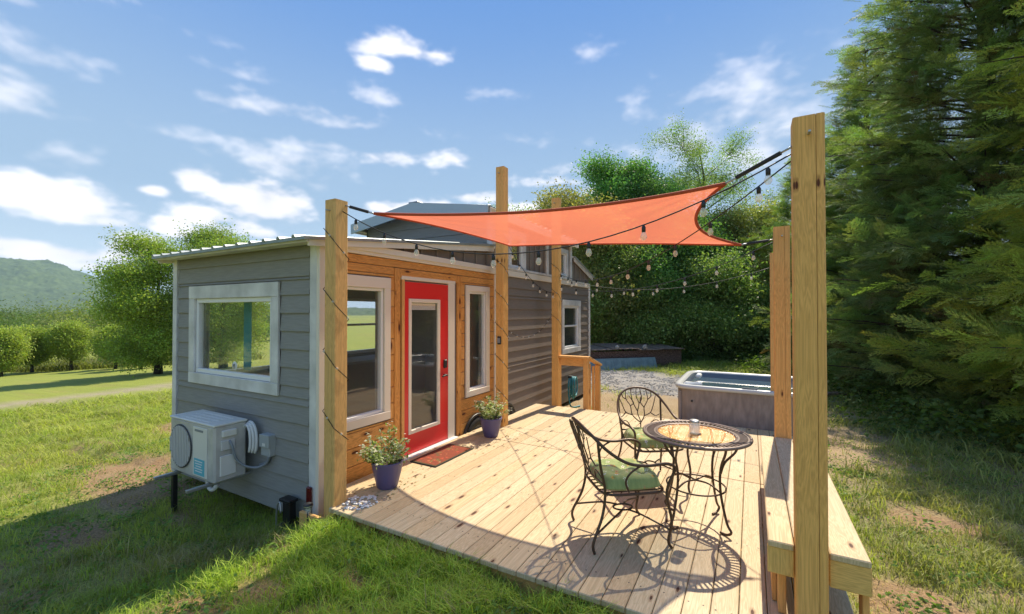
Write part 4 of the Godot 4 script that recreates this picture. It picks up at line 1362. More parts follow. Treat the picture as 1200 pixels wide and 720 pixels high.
func make_table(at: Vector3) -> void:
	var t := thing("patio_table", "round iron patio table with slotted rim and amber glass top", "table", at)
	var R := 0.40
	var r0 := 0.298
	var top := 0.71
	var ir: Material = M.table_rim
	# rim: outer hoop, inner hoop, slotted ring (real slots)
	var ring := func(r: float): 
		var p := []
		for k in 49: p.append(Vector3(r * cos(TAU * k / 48), top, r * sin(TAU * k / 48)))
		return p
	part(t, "outer_hoop", tube(ring.call(R), 0.013, 8), ir)
	part(t, "inner_hoop", tube(ring.call(r0), 0.010, 8), ir)
	var st := st_new(false)
	for band in [[r0, 0.320], [0.378, R]]:
		for k in 72:
			var a0 := TAU * k / 72; var a1 := TAU * (k + 1) / 72
			var p := func(r, a, y): return Vector3(r * cos(a), y, -r * sin(a))
			quad(st, p.call(band[0], a0, top + 0.006), p.call(band[1], a0, top + 0.006), p.call(band[1], a1, top + 0.006), p.call(band[0], a1, top + 0.006))
			quad(st, p.call(band[0], a1, top - 0.004), p.call(band[1], a1, top - 0.004), p.call(band[1], a0, top - 0.004), p.call(band[0], a0, top - 0.004))
			quad(st, p.call(band[0], a1, top - 0.004), p.call(band[0], a0, top - 0.004), p.call(band[0], a0, top + 0.006), p.call(band[0], a1, top + 0.006))
			quad(st, p.call(band[1], a0, top - 0.004), p.call(band[1], a1, top - 0.004), p.call(band[1], a1, top + 0.006), p.call(band[1], a0, top + 0.006))
	part(t, "rim_band", st_end(st), ir)
	var bar := box(Vector3(0.064, 0.009, 0.0135), 0.002)
	for k in 64:
		var a := TAU * k / 64
		part(t, "rim_bar", bar, ir, Vector3(0.349 * cos(a), top + 0.001, -0.349 * sin(a)), Vector3(0, a, 0))
	part(t, "glass_top", lathe([Vector2(0.0, top + 0.001), Vector2(0.296, top + 0.001)], 48), M.amber_glass)
	part(t, "hole_cap", lathe([Vector2(0.045, top - 0.006), Vector2(0.045, top + 0.004), Vector2(0.0, top + 0.005)], 20), ir)
	# four legs in pairs, each with a short fork under the rim
	var ik: Material = M.wrought_iron
	for k in 4:
		var a := TAU * (k + 0.5) / 4 + 0.25
		var dr := Vector3(cos(a), 0, -sin(a))
		var sd := Vector3(sin(a), 0, cos(a))
		var pt := func(r: float, y: float, s := 0.0): return dr * r + sd * s + Vector3(0, y, 0)
		part(t, "leg", tube(smooth_path([pt.call(0.315, 0.70, 0.07), pt.call(0.29, 0.63, 0.045), pt.call(0.235, 0.53, 0.008), pt.call(0.215, 0.42), pt.call(0.225, 0.28), pt.call(0.27, 0.10), pt.call(0.305, 0.045), pt.call(0.27, 0.012), pt.call(0.215, 0.008)], 5), 0.0095, 8), ik)
		part(t, "leg_fork", tube(smooth_path([pt.call(0.315, 0.70, -0.09), pt.call(0.30, 0.63, -0.06), pt.call(0.25, 0.55, -0.01), pt.call(0.222, 0.46)], 5), 0.0085, 8), ik)
		part(t, "stretcher", tube(smooth_path([pt.call(0.22, 0.31), pt.call(0.12, 0.345), pt.call(0.0, 0.335)], 5), 0.0075, 6), ik)
	var br := []
	for k in 33: br.append(Vector3(0.222 * cos(TAU * k / 32), 0.30, 0.222 * sin(TAU * k / 32)))
	part(t, "brace_hoop", tube(br, 0.007, 6), ik)
	# jar
	var j := thing("glass_jar", "small clear glass jar on the table", "jar", at + Vector3(-0.005, top + 0.007, 0.02))
	part(j, "jar_body", lathe([Vector2(0.0, 0.004), Vector2(0.036, 0.0), Vector2(0.042, 0.01), Vector2(0.042, 0.07), Vector2(0.034, 0.082), Vector2(0.034, 0.098)], 24), M.jar_glass)
	part(j, "jar_inner", lathe([Vector2(0.0, 0.009), Vector2(0.033, 0.009), Vector2(0.039, 0.014), Vector2(0.039, 0.068), Vector2(0.031, 0.08), Vector2(0.031, 0.098), Vector2(0.034, 0.098)], 24), M.jar_glass)
	part(j, "lid", lathe([Vector2(0.036, 0.090), Vector2(0.037, 0.106), Vector2(0.034, 0.109), Vector2(0, 0.110)], 24), M.galvanised)

# ------------------------------------------------------------------ planters, mat, small things
func leaf_blade(st: SurfaceTool, base: Vector3, dir: Vector3, side: Vector3, len: float, wid: float, col: Color, curl := 0.15) -> void:
	var up := side.cross(dir).normalized()
	var mid := base + dir * len * 0.45 + up * len * curl * 0.4
	var tip := base + dir * len - up * len * curl
	st.set_color(col)
	var l := mid + side * wid * 0.5
	var r := mid - side * wid * 0.5
	for v in [base, l, mid, base, mid, r, l, tip, mid, mid, tip, r]:
		st.set_color(col); st.add_vertex(v)

func planter(label: String, at: Vector3, size: float, seed: int) -> void:
	var r := RandomNumberGenerator.new(); r.seed = seed
	var n := thing("potted_plant", label, "potted plant", at, 0.0, "purple planters by the door")
	part(n, "pot", lathe([Vector2(0.0, 0.0), Vector2(0.088, 0.0), Vector2(0.098, 0.012), Vector2(0.128, 0.13), Vector2(0.150, 0.235), Vector2(0.156, 0.25), Vector2(0.152, 0.262), Vector2(0.140, 0.258), Vector2(0.134, 0.22)], 36), M.pot_purple)
	part(n, "soil", lathe([Vector2(0.136, 0.225), Vector2(0.0, 0.24)], 24), M.soil)
	var fo := st_new(false)
	var flw := st_new(false)
	var stems := st_new()
	for i in 34:
		var a := r.randf() * TAU
		var outw := r.randf_range(0.02, 0.22) * size
		var hgt := r.randf_range(0.08, 0.26) * size
		if i < 4: hgt *= 1.5; outw *= 1.2
		var b := Vector3(cos(a) * 0.07, 0.23, sin(a) * 0.07)
		var tip := b + Vector3(cos(a) * outw, hgt, sin(a) * outw)
		var midp := b.lerp(tip, 0.5) + Vector3(0, hgt * 0.2, 0)
		add_tube(stems, [b, midp, tip], [0.003, 0.0025, 0.0015], 4, false)
		var nl := 24
		for k in nl:
			var t := r.randf_range(0.15, 1.0)
			var p := b.lerp(midp, t * 2) if t < 0.5 else midp.lerp(tip, t * 2 - 1)
			p += Vector3(r.randf_range(-1, 1), r.randf_range(-1, 1), r.randf_range(-1, 1)) * 0.025
			var d := Vector3(r.randf_range(-1, 1), r.randf_range(-0.5, 0.9), r.randf_range(-1, 1)).normalized()
			var sd := d.cross(Vector3(r.randf_range(-1, 1), 1, r.randf_range(-1, 1))).normalized()
			var g := r.randf()
			var col := Color(0.16, 0.25, 0.06).lerp(Color(0.36, 0.45, 0.16), g)
			if r.randf() < 0.40: col = Color(0.58, 0.62, 0.44)
			leaf_blade(fo, p, d, sd, r.randf_range(0.035, 0.06), r.randf_range(0.016, 0.026), col)
		if r.randf() < 0.75:
			for k in 4:
				var p := tip + Vector3(r.randf_range(-1, 1), r.randf_range(-1, 1), r.randf_range(-1, 1)) * 0.03
				for m in 5:
					var aa := TAU * m / 5
					var d := Vector3(cos(aa), 0.35, sin(aa)).normalized()
					leaf_blade(flw, p, d, d.cross(Vector3.UP).normalized(), 0.014, 0.011, Color(0.74, 0.73, 0.66))
	part(n, "stems", st_end(stems), M.twig)
	var fl := part(n, "foliage", st_end(fo), M.leaf)
	fl.set_meta("kind", "stuff")
	var ff := part(n, "flowers", st_end(flw), M.leaf)
	ff.set_meta("kind", "stuff")

func make_small() -> void:
	planter("purple pot with white-flowered leafy plant beside the house corner post", P(-3.10, 0.0, 3.05), 1.0, 3)
	planter("purple pot with bushy pale plant beside the tall post", P(-3.12, 0.0, 4.98), 0.95, 9)
	# door mat
	var m := thing("door_mat", "reddish brown flower-patterned door mat before the red door", "door mat", P(-3.20, 0.0, 4.04))
	var st := st_new(false)
	quad(st, Vector3(-0.18, 0.013, 0.36), Vector3(0.18, 0.013, 0.36), Vector3(0.18, 0.013, -0.36), Vector3(-0.18, 0.013, -0.36), Vector2(0, 0), Vector2(0, 1), Vector2(1, 1), Vector2(1, 0))
	part(m, "printed_pile", st_end(st), M.mat_weave)
	bx(m, "backing", Vector3(0.375, 0.010, 0.735), Vector3(0, 0.0062, 0), M.rubber, 0.003)
	# air conditioner
	var a := thing("air_conditioner", "beige outdoor air-conditioner unit with round fan grille on the grey wall", "air conditioner", P(-5.0, 0.02, 2.37))
	var W := 0.88
	var Hh := 0.56
	var Dp := 0.31
	bx(a, "casing", Vector3(W, Hh, Dp), Vector3(0, Hh / 2, 0), M.ac_casing, 0.018)
	bx(a, "lid", Vector3(W + 0.012, 0.022, Dp + 0.012), Vector3(0, Hh + 0.004, 0), M.ac_light, 0.008)
	for k in 4: bx(a, "lid_rib", Vector3(0.60 - 0.02 * k, 0.006, 0.035), Vector3(0.0, Hh + 0.0165, -0.10 + 0.065 * k), M.ac_light, 0.002)
	# front: round fan opening left, panel right
	var fx := -0.20
	part(a, "fan_well", lathe([Vector2(0.0, -0.02), Vector2(0.19, -0.02), Vector2(0.21, 0.004), Vector2(0.225, 0.006), Vector2(0.225, -0.001)], 40), M.ac_dark, Vector3(fx, 0.285, Dp / 2 + 0.005), Vector3(PI / 2, 0, 0))
	for k in 13:
		var xx := -0.198 + 0.033 * k
		var hh := sqrt(maxf(0.0, 0.212 * 0.212 - xx * xx))
		bx(a, "grille_bar", Vector3(0.014, 2 * hh, 0.010), Vector3(fx + xx, 0.285, Dp / 2 + 0.016), M.ac_grille, 0.003)
	bx(a, "front_panel", Vector3(0.27, 0.49, 0.008), Vector3(0.185, 0.28, Dp / 2 + 0.003), M.ac_light, 0.004)
	bx(a, "energy_label", Vector3(0.20, 0.16, 0.002), Vector3(0.18, 0.13, Dp / 2 + 0.0082), M.teal_label, 0.0)
	for k in 5: bx(a, "label_print", Vector3(0.15 - 0.02 * (k % 3), 0.010, 0.001), Vector3(0.17, 0.185 - 0.025 * k, Dp / 2 + 0.0098), M.paper_white, 0.0)
	bx(a, "maker_mark", Vector3(0.16, 0.022, 0.002), Vector3(0.17, 0.49, Dp / 2 + 0.0082), M.conduit_grey, 0.0)
	bx(a, "service_cover", Vector3(0.02, 0.20, 0.15), Vector3(W / 2 + 0.008, 0.16, 0.03), M.ac_light, 0.008)
	bx(a, "hand_grip", Vector3(0.03, 0.07, 0.14), Vector3(W / 2 + 0.008, 0.475, 0.02), M.ac_light, 0.01)
	bx(a, "valve_plate", Vector3(0.02, 0.10, 0.13), Vector3(W / 2 + 0.006, 0.36, 0.03), M.ac_grille, 0.006)
	for k in 3:
		var z := -0.135 - 0.02 * k
		var loop := []
		for q in 17:
			var an := -0.75 + PI * 1.2 * q / 16.0
			loop.append(Vector3(W / 2 + 0.03 + (0.09 + 0.03 * k) * cos(an) * 0.75, 0.36 + (0.16 + 0.012 * k) * sin(an), z))
		part(a, "line_hose", tube(loop, 0.014, 8), M.hose_white)
	part(a, "power_cable", tube(smooth_path([Vector3(W / 2 + 0.01, 0.40, 0.02), Vector3(W / 2 + 0.045, 0.34, 0.01), Vector3(W / 2 + 0.05, 0.20, -0.03), Vector3(W / 2 + 0.09, 0.12, -0.10), Vector3(W / 2 + 0.17, 0.10, -0.17), Vector3(W / 2 + 0.27, 0.15, -0.20), Vector3(W / 2 + 0.31, 0.22, -0.20)], 6), 0.012, 8), M.conduit_grey)
	# bracket arms under the unit
	for x in [-0.33, 0.33]:
		bx(a, "bracket_arm", Vector3(0.04, 0.03, 0.62), Vector3(x, -0.022, 0.03), M.galvanised, 0.004)
	bx(a, "bracket_leg", Vector3(0.045, 0.38, 0.045), Vector3(-0.33, -0.23, 0.16), M.black_metal, 0.004)
	part(a, "drain_pipe", tube(smooth_path([Vector3(0.12, -0.01, 0.05), Vector3(0.14, -0.09, 0.06), Vector3(0.20, -0.13, 0.05), Vector3(0.24, -0.08, 0.02)], 5), 0.022, 8), M.hose_white)
	# disconnect box
	var e := thing("electrical_box", "small grey electrical box with conduit on the grey wall", "electrical box", P(-4.30, 0.24, 2.60))
	bx(e, "box_body", Vector3(0.15, 0.22, 0.09), Vector3(0, 0.11, -0.005), M.box_grey, 0.008)
	bx(e, "box_cover", Vector3(0.158, 0.13, 0.016), Vector3(0, 0.155, 0.047), M.box_grey, 0.006)
	bx(e, "box_label", Vector3(0.05, 0.03, 0.001), Vector3(0, 0.12, 0.0557), M.ac_light, 0.0)
	part(e, "conduit", tube(smooth_path([Vector3(0, 0.0, 0.0), Vector3(-0.01, -0.05, 0.0), Vector3(-0.06, -0.09, 0.0), Vector3(-0.14, -0.12, 0.01)], 5), 0.013, 8), M.conduit_grey)
	# solar path light by the corner post
	var s := thing("solar_light", "little black solar stake light in front of the corner post", "garden light", P(-3.36, -0.20, 2.38))
	part(s, "stake", tube([Vector3(0, 0, 0), Vector3(0, 0.17, 0)], 0.010, 8), M.black_plastic)
	part(s, "lens", lathe([Vector2(0.02, 0.165), Vector2(0.026, 0.215)], 16), M.jar_glass)
	part(s, "cap", lathe([Vector2(0.0, 0.212), Vector2(0.040, 0.214), Vector2(0.040, 0.232), Vector2(0.028, 0.242), Vector2(0.0, 0.244)], 20), M.black_plastic)
	part(s, "cap_band", lathe([Vector2(0.0405, 0.218), Vector2(0.0405, 0.227)], 20), M.galvanised)
	# white pebbles at the deck corner
	var r := RandomNumberGenerator.new(); r.seed = 4
	var pm := SphereMesh.new(); pm.radius = 0.5; pm.height = 1.0; pm.radial_segments = 8; pm.rings = 5
	var mm := MultiMesh.new()
	mm.transform_format = MultiMesh.TRANSFORM_3D
	mm.mesh = pm
	mm.instance_count = 90
	for i in 90:
		var a0 := r.randf() * TAU
		var rr := sqrt(r.randf())
		var p := P(-3.05 + 0.15 * rr * cos(a0), 0.006, 2.68 + 0.15 * rr * sin(a0))
		mm.set_instance_transform(i, Transform3D(Basis(Vector3.UP, r.randf() * TAU).scaled(Vector3(r.randf_range(0.02, 0.042), 0.014, r.randf_range(0.015, 0.03))), p))
	var po := MultiMeshInstance3D.new()
	po.name = "pebbles"; po.multimesh = mm; po.material_override = M.pebble_white
	add_child(po)
	tag(po, "scattered white pebbles on the deck corner by the post", "pebbles", "", "stuff")
	# fallen leaves and petals on the boards by the pots and the mat
	var lx := []
	var lc := []
	for i in 110:
		var at: Vector2 = [Vector2(-2.98, 4.62), Vector2(-3.0, 3.2), Vector2(-3.05, 2.85), Vector2(-2.9, 5.0)][i % 4]
		var p := at + Vector2(r.randfn(), r.randfn()) * Vector2(0.10, 0.22)
		p.x = maxf(p.x, -3.4)
		var sz := r.randf_range(0.5, 1.2)
		lx.append(Transform3D(Basis(Vector3.UP, r.randf() * TAU).scaled(Vector3(sz, sz, sz)), P(p.x, 0.004, p.y)))
		lc.append([Color(0.30, 0.20, 0.10), Color(0.62, 0.58, 0.46), Color(0.24, 0.26, 0.10), Color(0.36, 0.24, 0.12)][r.randi() % 4])
	var ls := st_new(false)
	leaf_blade(ls, Vector3(-0.015, 0.0, 0), Vector3(1, 0.05, 0).normalized(), Vector3(0, 0, 1), 0.034, 0.018, Color(1, 1, 1), 0.1)
	var lo := multi(self, "fallen_leaves", st_end(ls), M.leaf, lx, lc)
	tag(lo, "small fallen leaves and petals on the deck by pots and mat", "leaves", "", "stuff")
	# hot tub
	hot_tub()
	# teal hose
	var h := thing("garden_hose", "coiled teal garden hose hanging on the wall behind the railing", "hose", P(-3.46, -0.36, 8.7))
	for k in 6:
		var lp := []
		for q in 21:
			var an := TAU * q / 20
			lp.append(Vector3(0.03 + 0.026 * k + 0.03 * cos(an), 0.66 + (0.26 - 0.02 * (k % 3)) * (sin(an) - 1.0) * 0.9, (0.17 - 0.022 * ((k * 2) % 5)) * cos(an)))
		part(h, "hose_loop", tube(lp, 0.016, 8), M.hose_teal)
	part(h, "hose_tail", tube(smooth_path([Vector3(0.06, 0.3, 0.15), Vector3(0.10, 0.1, 0.18), Vector3(0.12, 0.02, 0.05), Vector3(0.2, 0.02, -0.15)], 5), 0.016, 8), M.hose_teal)
	bx(h, "hanger", Vector3(0.08, 0.05, 0.16), Vector3(0.045, 0.66, 0), M.black_plastic, 0.01)

func squircle(rx: float, rz: float, e: float, n: int) -> Array:
	var o := []
	for k in n:
		var a := TAU * k / n
		o.append(Vector2(rx * signf(cos(a)) * pow(absf(cos(a)), e), rz * signf(sin(a)) * pow(absf(sin(a)), e)))
	return o

func ringwall(st: SurfaceTool, a: Array, ya: float, b: Array, yb: float) -> void:
	var n := a.size()
	for k in n:
		var k2 := (k + 1) % n
		var p0 := Vector3(a[k].x, ya, -a[k].y); var p1 := Vector3(a[k2].x, ya, -a[k2].y)
		var q0 := Vector3(b[k].x, yb, -b[k].y); var q1 := Vector3(b[k2].x, yb, -b[k2].y)
		quad(st, p0, p1, q1, q0)

func hot_tub() -> void:
	var t := thing("hot_tub", "square brown hot tub with white rim behind the deck", "hot tub", P(-0.12, -0.36, 8.22))
	var n := 96
	var e := 0.22
	var S := 0.975
	var cab := st_new()
	ringwall(cab, squircle(S - 0.03, S - 0.03, e, n), 0.0, squircle(S - 0.03, S - 0.03, e, n), 0.84)
	part(t, "cabinet", st_end(cab), M.tub_cabinet)
	for k in 4:
		var a := PI / 4 + k * PI / 2
		var sd := S - 0.10
		bx(t, "corner_post", Vector3(0.05, 0.80, 0.05), Vector3(sd * signf(cos(a)) * 1.045 - 0.03 * signf(cos(a)), 0.40, sd * signf(sin(a)) * 1.045 - 0.03 * signf(sin(a))), M.tub_cabinet, 0.015)
	bx(t, "access_knob", Vector3(0.03, 0.03, 0.02), Vector3(-0.70, 0.66, S - 0.02), M.black_plastic, 0.006)
	var rim := st_new()
	var prof := [[S - 0.03, 0.84], [S, 0.845], [S + 0.008, 0.87], [S, 0.90], [S - 0.03, 0.910], [S - 0.08, 0.905], [S - 0.10, 0.88]]
	for i in prof.size() - 1:
		ringwall(rim, squircle(prof[i][0], prof[i][0], e, n), prof[i][1], squircle(prof[i + 1][0], prof[i + 1][0], e, n), prof[i + 1][1])
	part(t, "rim", st_end(rim), M.tub_acrylic)
	var sh := st_new()
	var p2 := [[S - 0.10, 0.88], [S - 0.16, 0.78], [S - 0.22, 0.55], [S - 0.50, 0.50], [S - 0.55, 0.15], [0.02, 0.14]]
	for i in p2.size() - 1:
		ringwall(sh, squircle(p2[i][0], p2[i][0], e, n), p2[i][1], squircle(p2[i + 1][0], p2[i + 1][0], e, n), p2[i + 1][1])
	part(t, "shell", st_end(sh), M.tub_shell)
	var wst := st_new()
	ringwall(wst, squircle(S - 0.15, S - 0.15, e, n), 0.80, squircle(0.01, 0.01, e, n), 0.80)
	part(t, "water", st_end(wst), M.tub_water)
	for k in [[-0.70, 0.72, 0.3], [0.55, -0.72, 0.0], [-0.72, -0.3, PI / 2], [-0.72, 0.74, 0.6]]:
		bx(t, "headrest", Vector3(0.26, 0.07, 0.09), Vector3(k[0], 0.895, k[1]), M.tub_pillow, 0.03, Vector3(0, k[2], 0))
	bx(t, "control_panel", Vector3(0.20, 0.012, 0.09), Vector3(0.1, 0.920, 0.90), M.tub_shell, 0.004)

# ------------------------------------------------------------------ vegetation
func leaf_clump(n: int, rad: float, ls: float, seed: int, flat := 0.75) -> ArrayMesh:
	var r := RandomNumberGenerator.new(); r.seed = seed
	var st := st_new(false)
	for i in n:
		var p := Vector3(r.randfn(), r.randfn() * flat, r.randfn()) * rad * 0.5
		var d := (p.normalized() * 0.6 + Vector3(r.randf_range(-1, 1), r.randf_range(-1.0, 0.5), r.randf_range(-1, 1))).normalized()
		var sd := d.cross(Vector3(r.randf_range(-1, 1), r.randf_range(0.2, 1), r.randf_range(-1, 1))).normalized()
		var v := r.randf_range(0.75, 1.25)
		leaf_blade(st, p, d, sd, ls * r.randf_range(0.7, 1.3), ls * r.randf_range(0.45, 0.7), Color(v, v, v * r.randf_range(0.8, 1.1)), 0.12)
	return st_end(st)

func frond_mesh(seed: int) -> ArrayMesh:
	# feathery open spray of a cypress: axis along +z, about 1 unit long
	var r := RandomNumberGenerator.new(); r.seed = seed
	var st := st_new(false)
	var n := 9
	var blade := func(bp: Vector3, d2: Vector3, l2: float, wd: float, v: float):
		var sd: Vector3 = d2.cross(Vector3(r.randf_range(-0.6, 0.6), 1, r.randf_range(-0.6, 0.6))).normalized() * wd
		for p in [bp - sd, bp + d2 * l2 * 0.4 + sd, bp + d2 * l2]:
			st.set_color(Color(v, v, v * 0.9)); st.add_vertex(p)
	for i in n:
		var t := (i + 0.6) / n
		for s in [-1, 1]:
			if r.randf() < 0.08: continue
			var len := 0.46 * (1.0 - 0.78 * t) * smoothstep(-0.15, 0.25, t) * r.randf_range(0.7, 1.25)
			var base := Vector3(r.randf_range(-0.01, 0.01), -0.14 * t * t, t * 0.9)
			var dir := Vector3(s * r.randf_range(0.45, 0.75), r.randf_range(-0.22, 0.22), 0.8).normalized()
			var tip := base + dir * len + Vector3(0, -0.14 * len, 0.05 * len)
			blade.call(base, (tip - base).normalized(), len, 0.007, 0.7)
			var m := 4 + int(len * 14)
			for k in m:
				var q := (k + 0.7) / m
				var bp := base.lerp(tip, q)
				for s2 in [-1, 1]:
					if r.randf() < 0.12: continue
					var d2: Vector3 = (dir + Vector3(-dir.z, 0, dir.x) * s2 * r.randf_range(0.35, 0.65) + Vector3(0, r.randf_range(-0.35, 0.35), 0)).normalized()
					blade.call(bp, d2, (0.09 - 0.045 * q) * r.randf_range(0.7, 1.3), 0.0095, r.randf_range(0.65, 1.1) + 0.8 * q * q)
	for k in 8:
		var q := k / 8.0
		blade.call(Vector3(0, -0.14 * q * q, q * 0.9), Vector3(0, -0.25 * q, 1).normalized(), 0.16, 0.010, 0.75 + 0.5 * q)
	return st_end(st)

func multi(parent: Node3D, called: String, mesh: Mesh, m: Material, xf: Array, cols: Array) -> MultiMeshInstance3D:
	var mm := MultiMesh.new()
	mm.transform_format = MultiMesh.TRANSFORM_3D
	mm.use_colors = true
	mm.mesh = mesh
	mm.instance_count = xf.size()
	for i in xf.size():
		mm.set_instance_transform(i, xf[i])
		mm.set_instance_color(i, cols[i])
	var o := MultiMeshInstance3D.new()
	o.name = called if parent != self else numbered(called)
	o.multimesh = mm
	o.material_override = m
	parent.add_child(o, true)
	return o

var clump_big: Array = []
var clump_fine: Array = []
var fronds: Array = []

func broad_tree(called: String, label: String, at: Vector3, hgt: float, crown_r: float, crown_lo: float, col: Color, seed: int, dens := 1.0, sparse := 0.0, group := "", narrow := 1.0, clump: Array = []) -> Node3D:
	var r := RandomNumberGenerator.new(); r.seed = seed
	var t := thing(called, label, "tree", at, 0.0, group)
	if clump.is_empty(): clump = clump_big
	var tr := st_new()
	var lean := Vector3(r.randf_range(-0.05, 0.05), 0, r.randf_range(-0.05, 0.05)) * hgt
	var tp := []
	var rad := []
	var r0 := hgt * 0.020 + 0.03
	for k in 8:
		var f := k / 7.0
		tp.append(Vector3(lean.x * f * f + r.randf_range(-1, 1) * 0.012 * hgt * f, hgt * 0.93 * f, lean.z * f * f + r.randf_range(-1, 1) * 0.012 * hgt * f))
		rad.append(lerpf(r0 * 1.25, r0 * 0.10, pow(f, 0.8)))
	add_tube(tr, tp, rad, 9)
	var ends := []
	var nl := 15
	for i in nl:
		var f := lerpf(crown_lo, 0.92, (i + r.randf()) / nl)
		var k := clampi(int(f * 7), 0, 6)
		var b: Vector3 = tp[k].lerp(tp[k + 1], f * 7 - k)
		var a := i * 2.4 + r.randf_range(-0.5, 0.5)
		var g := (f - crown_lo) / (1.0 - crown_lo)
		var reach := crown_r * (sin(PI * clampf(0.22 + 0.72 * g, 0, 1))) * r.randf_range(0.75, 1.12)
		var tip := b + Vector3(cos(a) * reach, hgt * 0.10 * narrow * r.randf_range(0.5, 1.6), sin(a) * reach)
		var mid := b.lerp(tip, 0.55) + Vector3(0, -0.03 * hgt * r.randf(), 0)
		add_tube(tr, [b, mid, tip], [r0 * 0.42 * (1.1 - f), r0 * 0.24 * (1.1 - f), 0.012], 6, false)
		ends.append([tip, 1.0]); ends.append([mid.lerp(tip, 0.5), 0.85]); ends.append([mid, 0.6])
		for q in 5:
			var e := mid.lerp(tip, r.randf() * 1.1) + Vector3(r.randf_range(-1, 1), r.randf_range(-0.4, 0.8), r.randf_range(-1, 1)) * crown_r * 0.34
			add_tube(tr, [mid.lerp(tip, 0.3), e], [0.02, 0.008], 5, false)
			ends.append([e, 0.8])
	ends.append([tp[7], 1.0]); ends.append([tp[6], 0.8])
	part(t, "trunk", st_end(tr), M.bark)
	var xf := [[], []]
	var cl := [[], []]
	for e in ends:
		if r.randf() < sparse * 0.4: continue
		var n := int(17 * dens * e[1])
		var cr := crown_r * (0.235 - 0.06 * sparse)
		var tone := r.randf_range(0.72, 1.25)
		for q in n:
			var o := Vector3(r.randfn(), r.randfn() * 0.62, r.randfn()) * cr * 0.55
			var w := q % 2
			var s := r.randf_range(0.75, 1.3)
			xf[w].append(Transform3D(Basis(Vector3(r.randf() - 0.5, 1, r.randf() - 0.5).normalized(), r.randf() * TAU).scaled(Vector3(s, s, s)), e[0] + o))
			var v := tone * r.randf_range(0.75, 1.25)
			cl[w].append(Color(col.r * v * r.randf_range(0.85, 1.2), col.g * v, col.b * v))
	for w in 2: multi(t, "crown", clump[w], M.leaf, xf[w], cl[w]).set_meta("kind", "stuff")
	return t

func conifer(label: String, at: Vector3, hgt: float, rbase: float, col: Color, seed: int, dens := 1.0, size := 1.0, droop := 0.0) -> Node3D:
	var r := RandomNumberGenerator.new(); r.seed = seed
	var t := thing("conifer_tree", label, "tree", at, 0.0, "tall evergreens beside the deck")
	var tr := st_new()
	add_tube(tr, [Vector3.ZERO, Vector3(0.05, hgt * 0.4, 0), Vector3(0, hgt * 0.75, 0.05), Vector3(0, hgt, 0)], [0.24, 0.17, 0.08, 0.02], 9)
	var xf := [[], []]
	var cl := [[], []]
	var y := 0.15
	while y < hgt:
		var f := y / hgt
		var rr := rbase * (1.0 - 0.10 * sm(0.10, 0.0, f)) * (pow(1.0 - f, 0.62) * 1.03 + 0.02)
		var nb := int(lerpf(15, 9, f) * dens)
		for b in nb:
			var a := r.randf() * TAU
			var reach := rr * r.randf_range(0.66, 1.10) * (0.88 + 0.20 * sin(a * 3.0 + y * 1.4 + seed) + 0.14 * sin(a * 7.0 - y * 2.9))
			var rise := lerpf(0.05, 0.62, f) - droop
			var out := Vector3(cos(a), 0, sin(a))
			var tip := Vector3(0, y, 0) + out * reach + Vector3(0, reach * rise, 0)
			var bmid := Vector3(0, y, 0) + out * reach * 0.6 + Vector3(0, reach * rise * 0.75, 0)
			if b % 2 == 0: add_tube(tr, [Vector3(0, y, 0), bmid, tip], [0.03, 0.02, 0.006], 5, false)
			var m := int(lerpf(17, 9, f) * clampf(reach / 1.8, 0.5, 1.4))
			var tone := r.randf_range(0.65, 1.25)
			for q in m:
				var u := lerpf(0.30, 1.0, (q + r.randf()) / m)
				var p := Vector3(0, y, 0).lerp(bmid, u / 0.6) if u < 0.6 else bmid.lerp(tip, (u - 0.6) / 0.4)
				var side := r.randf_range(-1.1, 1.1)
				var dir := (out.rotated(Vector3.UP, side) + Vector3(0, r.randf_range(-0.45, 0.75) + rise * 0.5, 0)).normalized()
				p += Vector3(r.randf_range(-1, 1), r.randf_range(-1, 1), r.randf_range(-1, 1)) * 0.16
				var s := size * r.randf_range(0.45, 0.85) * lerpf(1.0, 0.75, f)
				var bs := Basis.looking_at(-dir, Vector3(r.randf_range(-1.3, 1.3), 1, r.randf_range(-1.3, 1.3)).normalized()).scaled(Vector3(s, s, s))
				var w := q % 2
				xf[w].append(Transform3D(bs, p))
				var v := tone * r.randf_range(0.75, 1.3)
				var c := Color(col.r * v * r.randf_range(0.85, 1.25), col.g * v, col.b * v)
				if r.randf() < (0.16 if u < 0.5 else 0.02): c = Color(0.22, 0.14, 0.08)
				cl[w].append(c)
		y += 0.21
	part(t, "trunk", st_end(tr), M.bark)
	for w in 2: multi(t, "crown", fronds[w], M.needle, xf[w], cl[w]).set_meta("kind", "stuff")
	return t

func pix(u: float, d: float) -> Vector2:   # direction of photo column u at depth d -> x, D
	var th := atan(280.0 / 500.0)
	var l := d * (u - 600.0) / 500.0
	return Vector2(l * cos(th) - d * sin(th), l * sin(th) + d * cos(th))

func gp(x: float, d: float) -> Vector3:
	return P(x, ground_h(x, d) - 0.05, d)

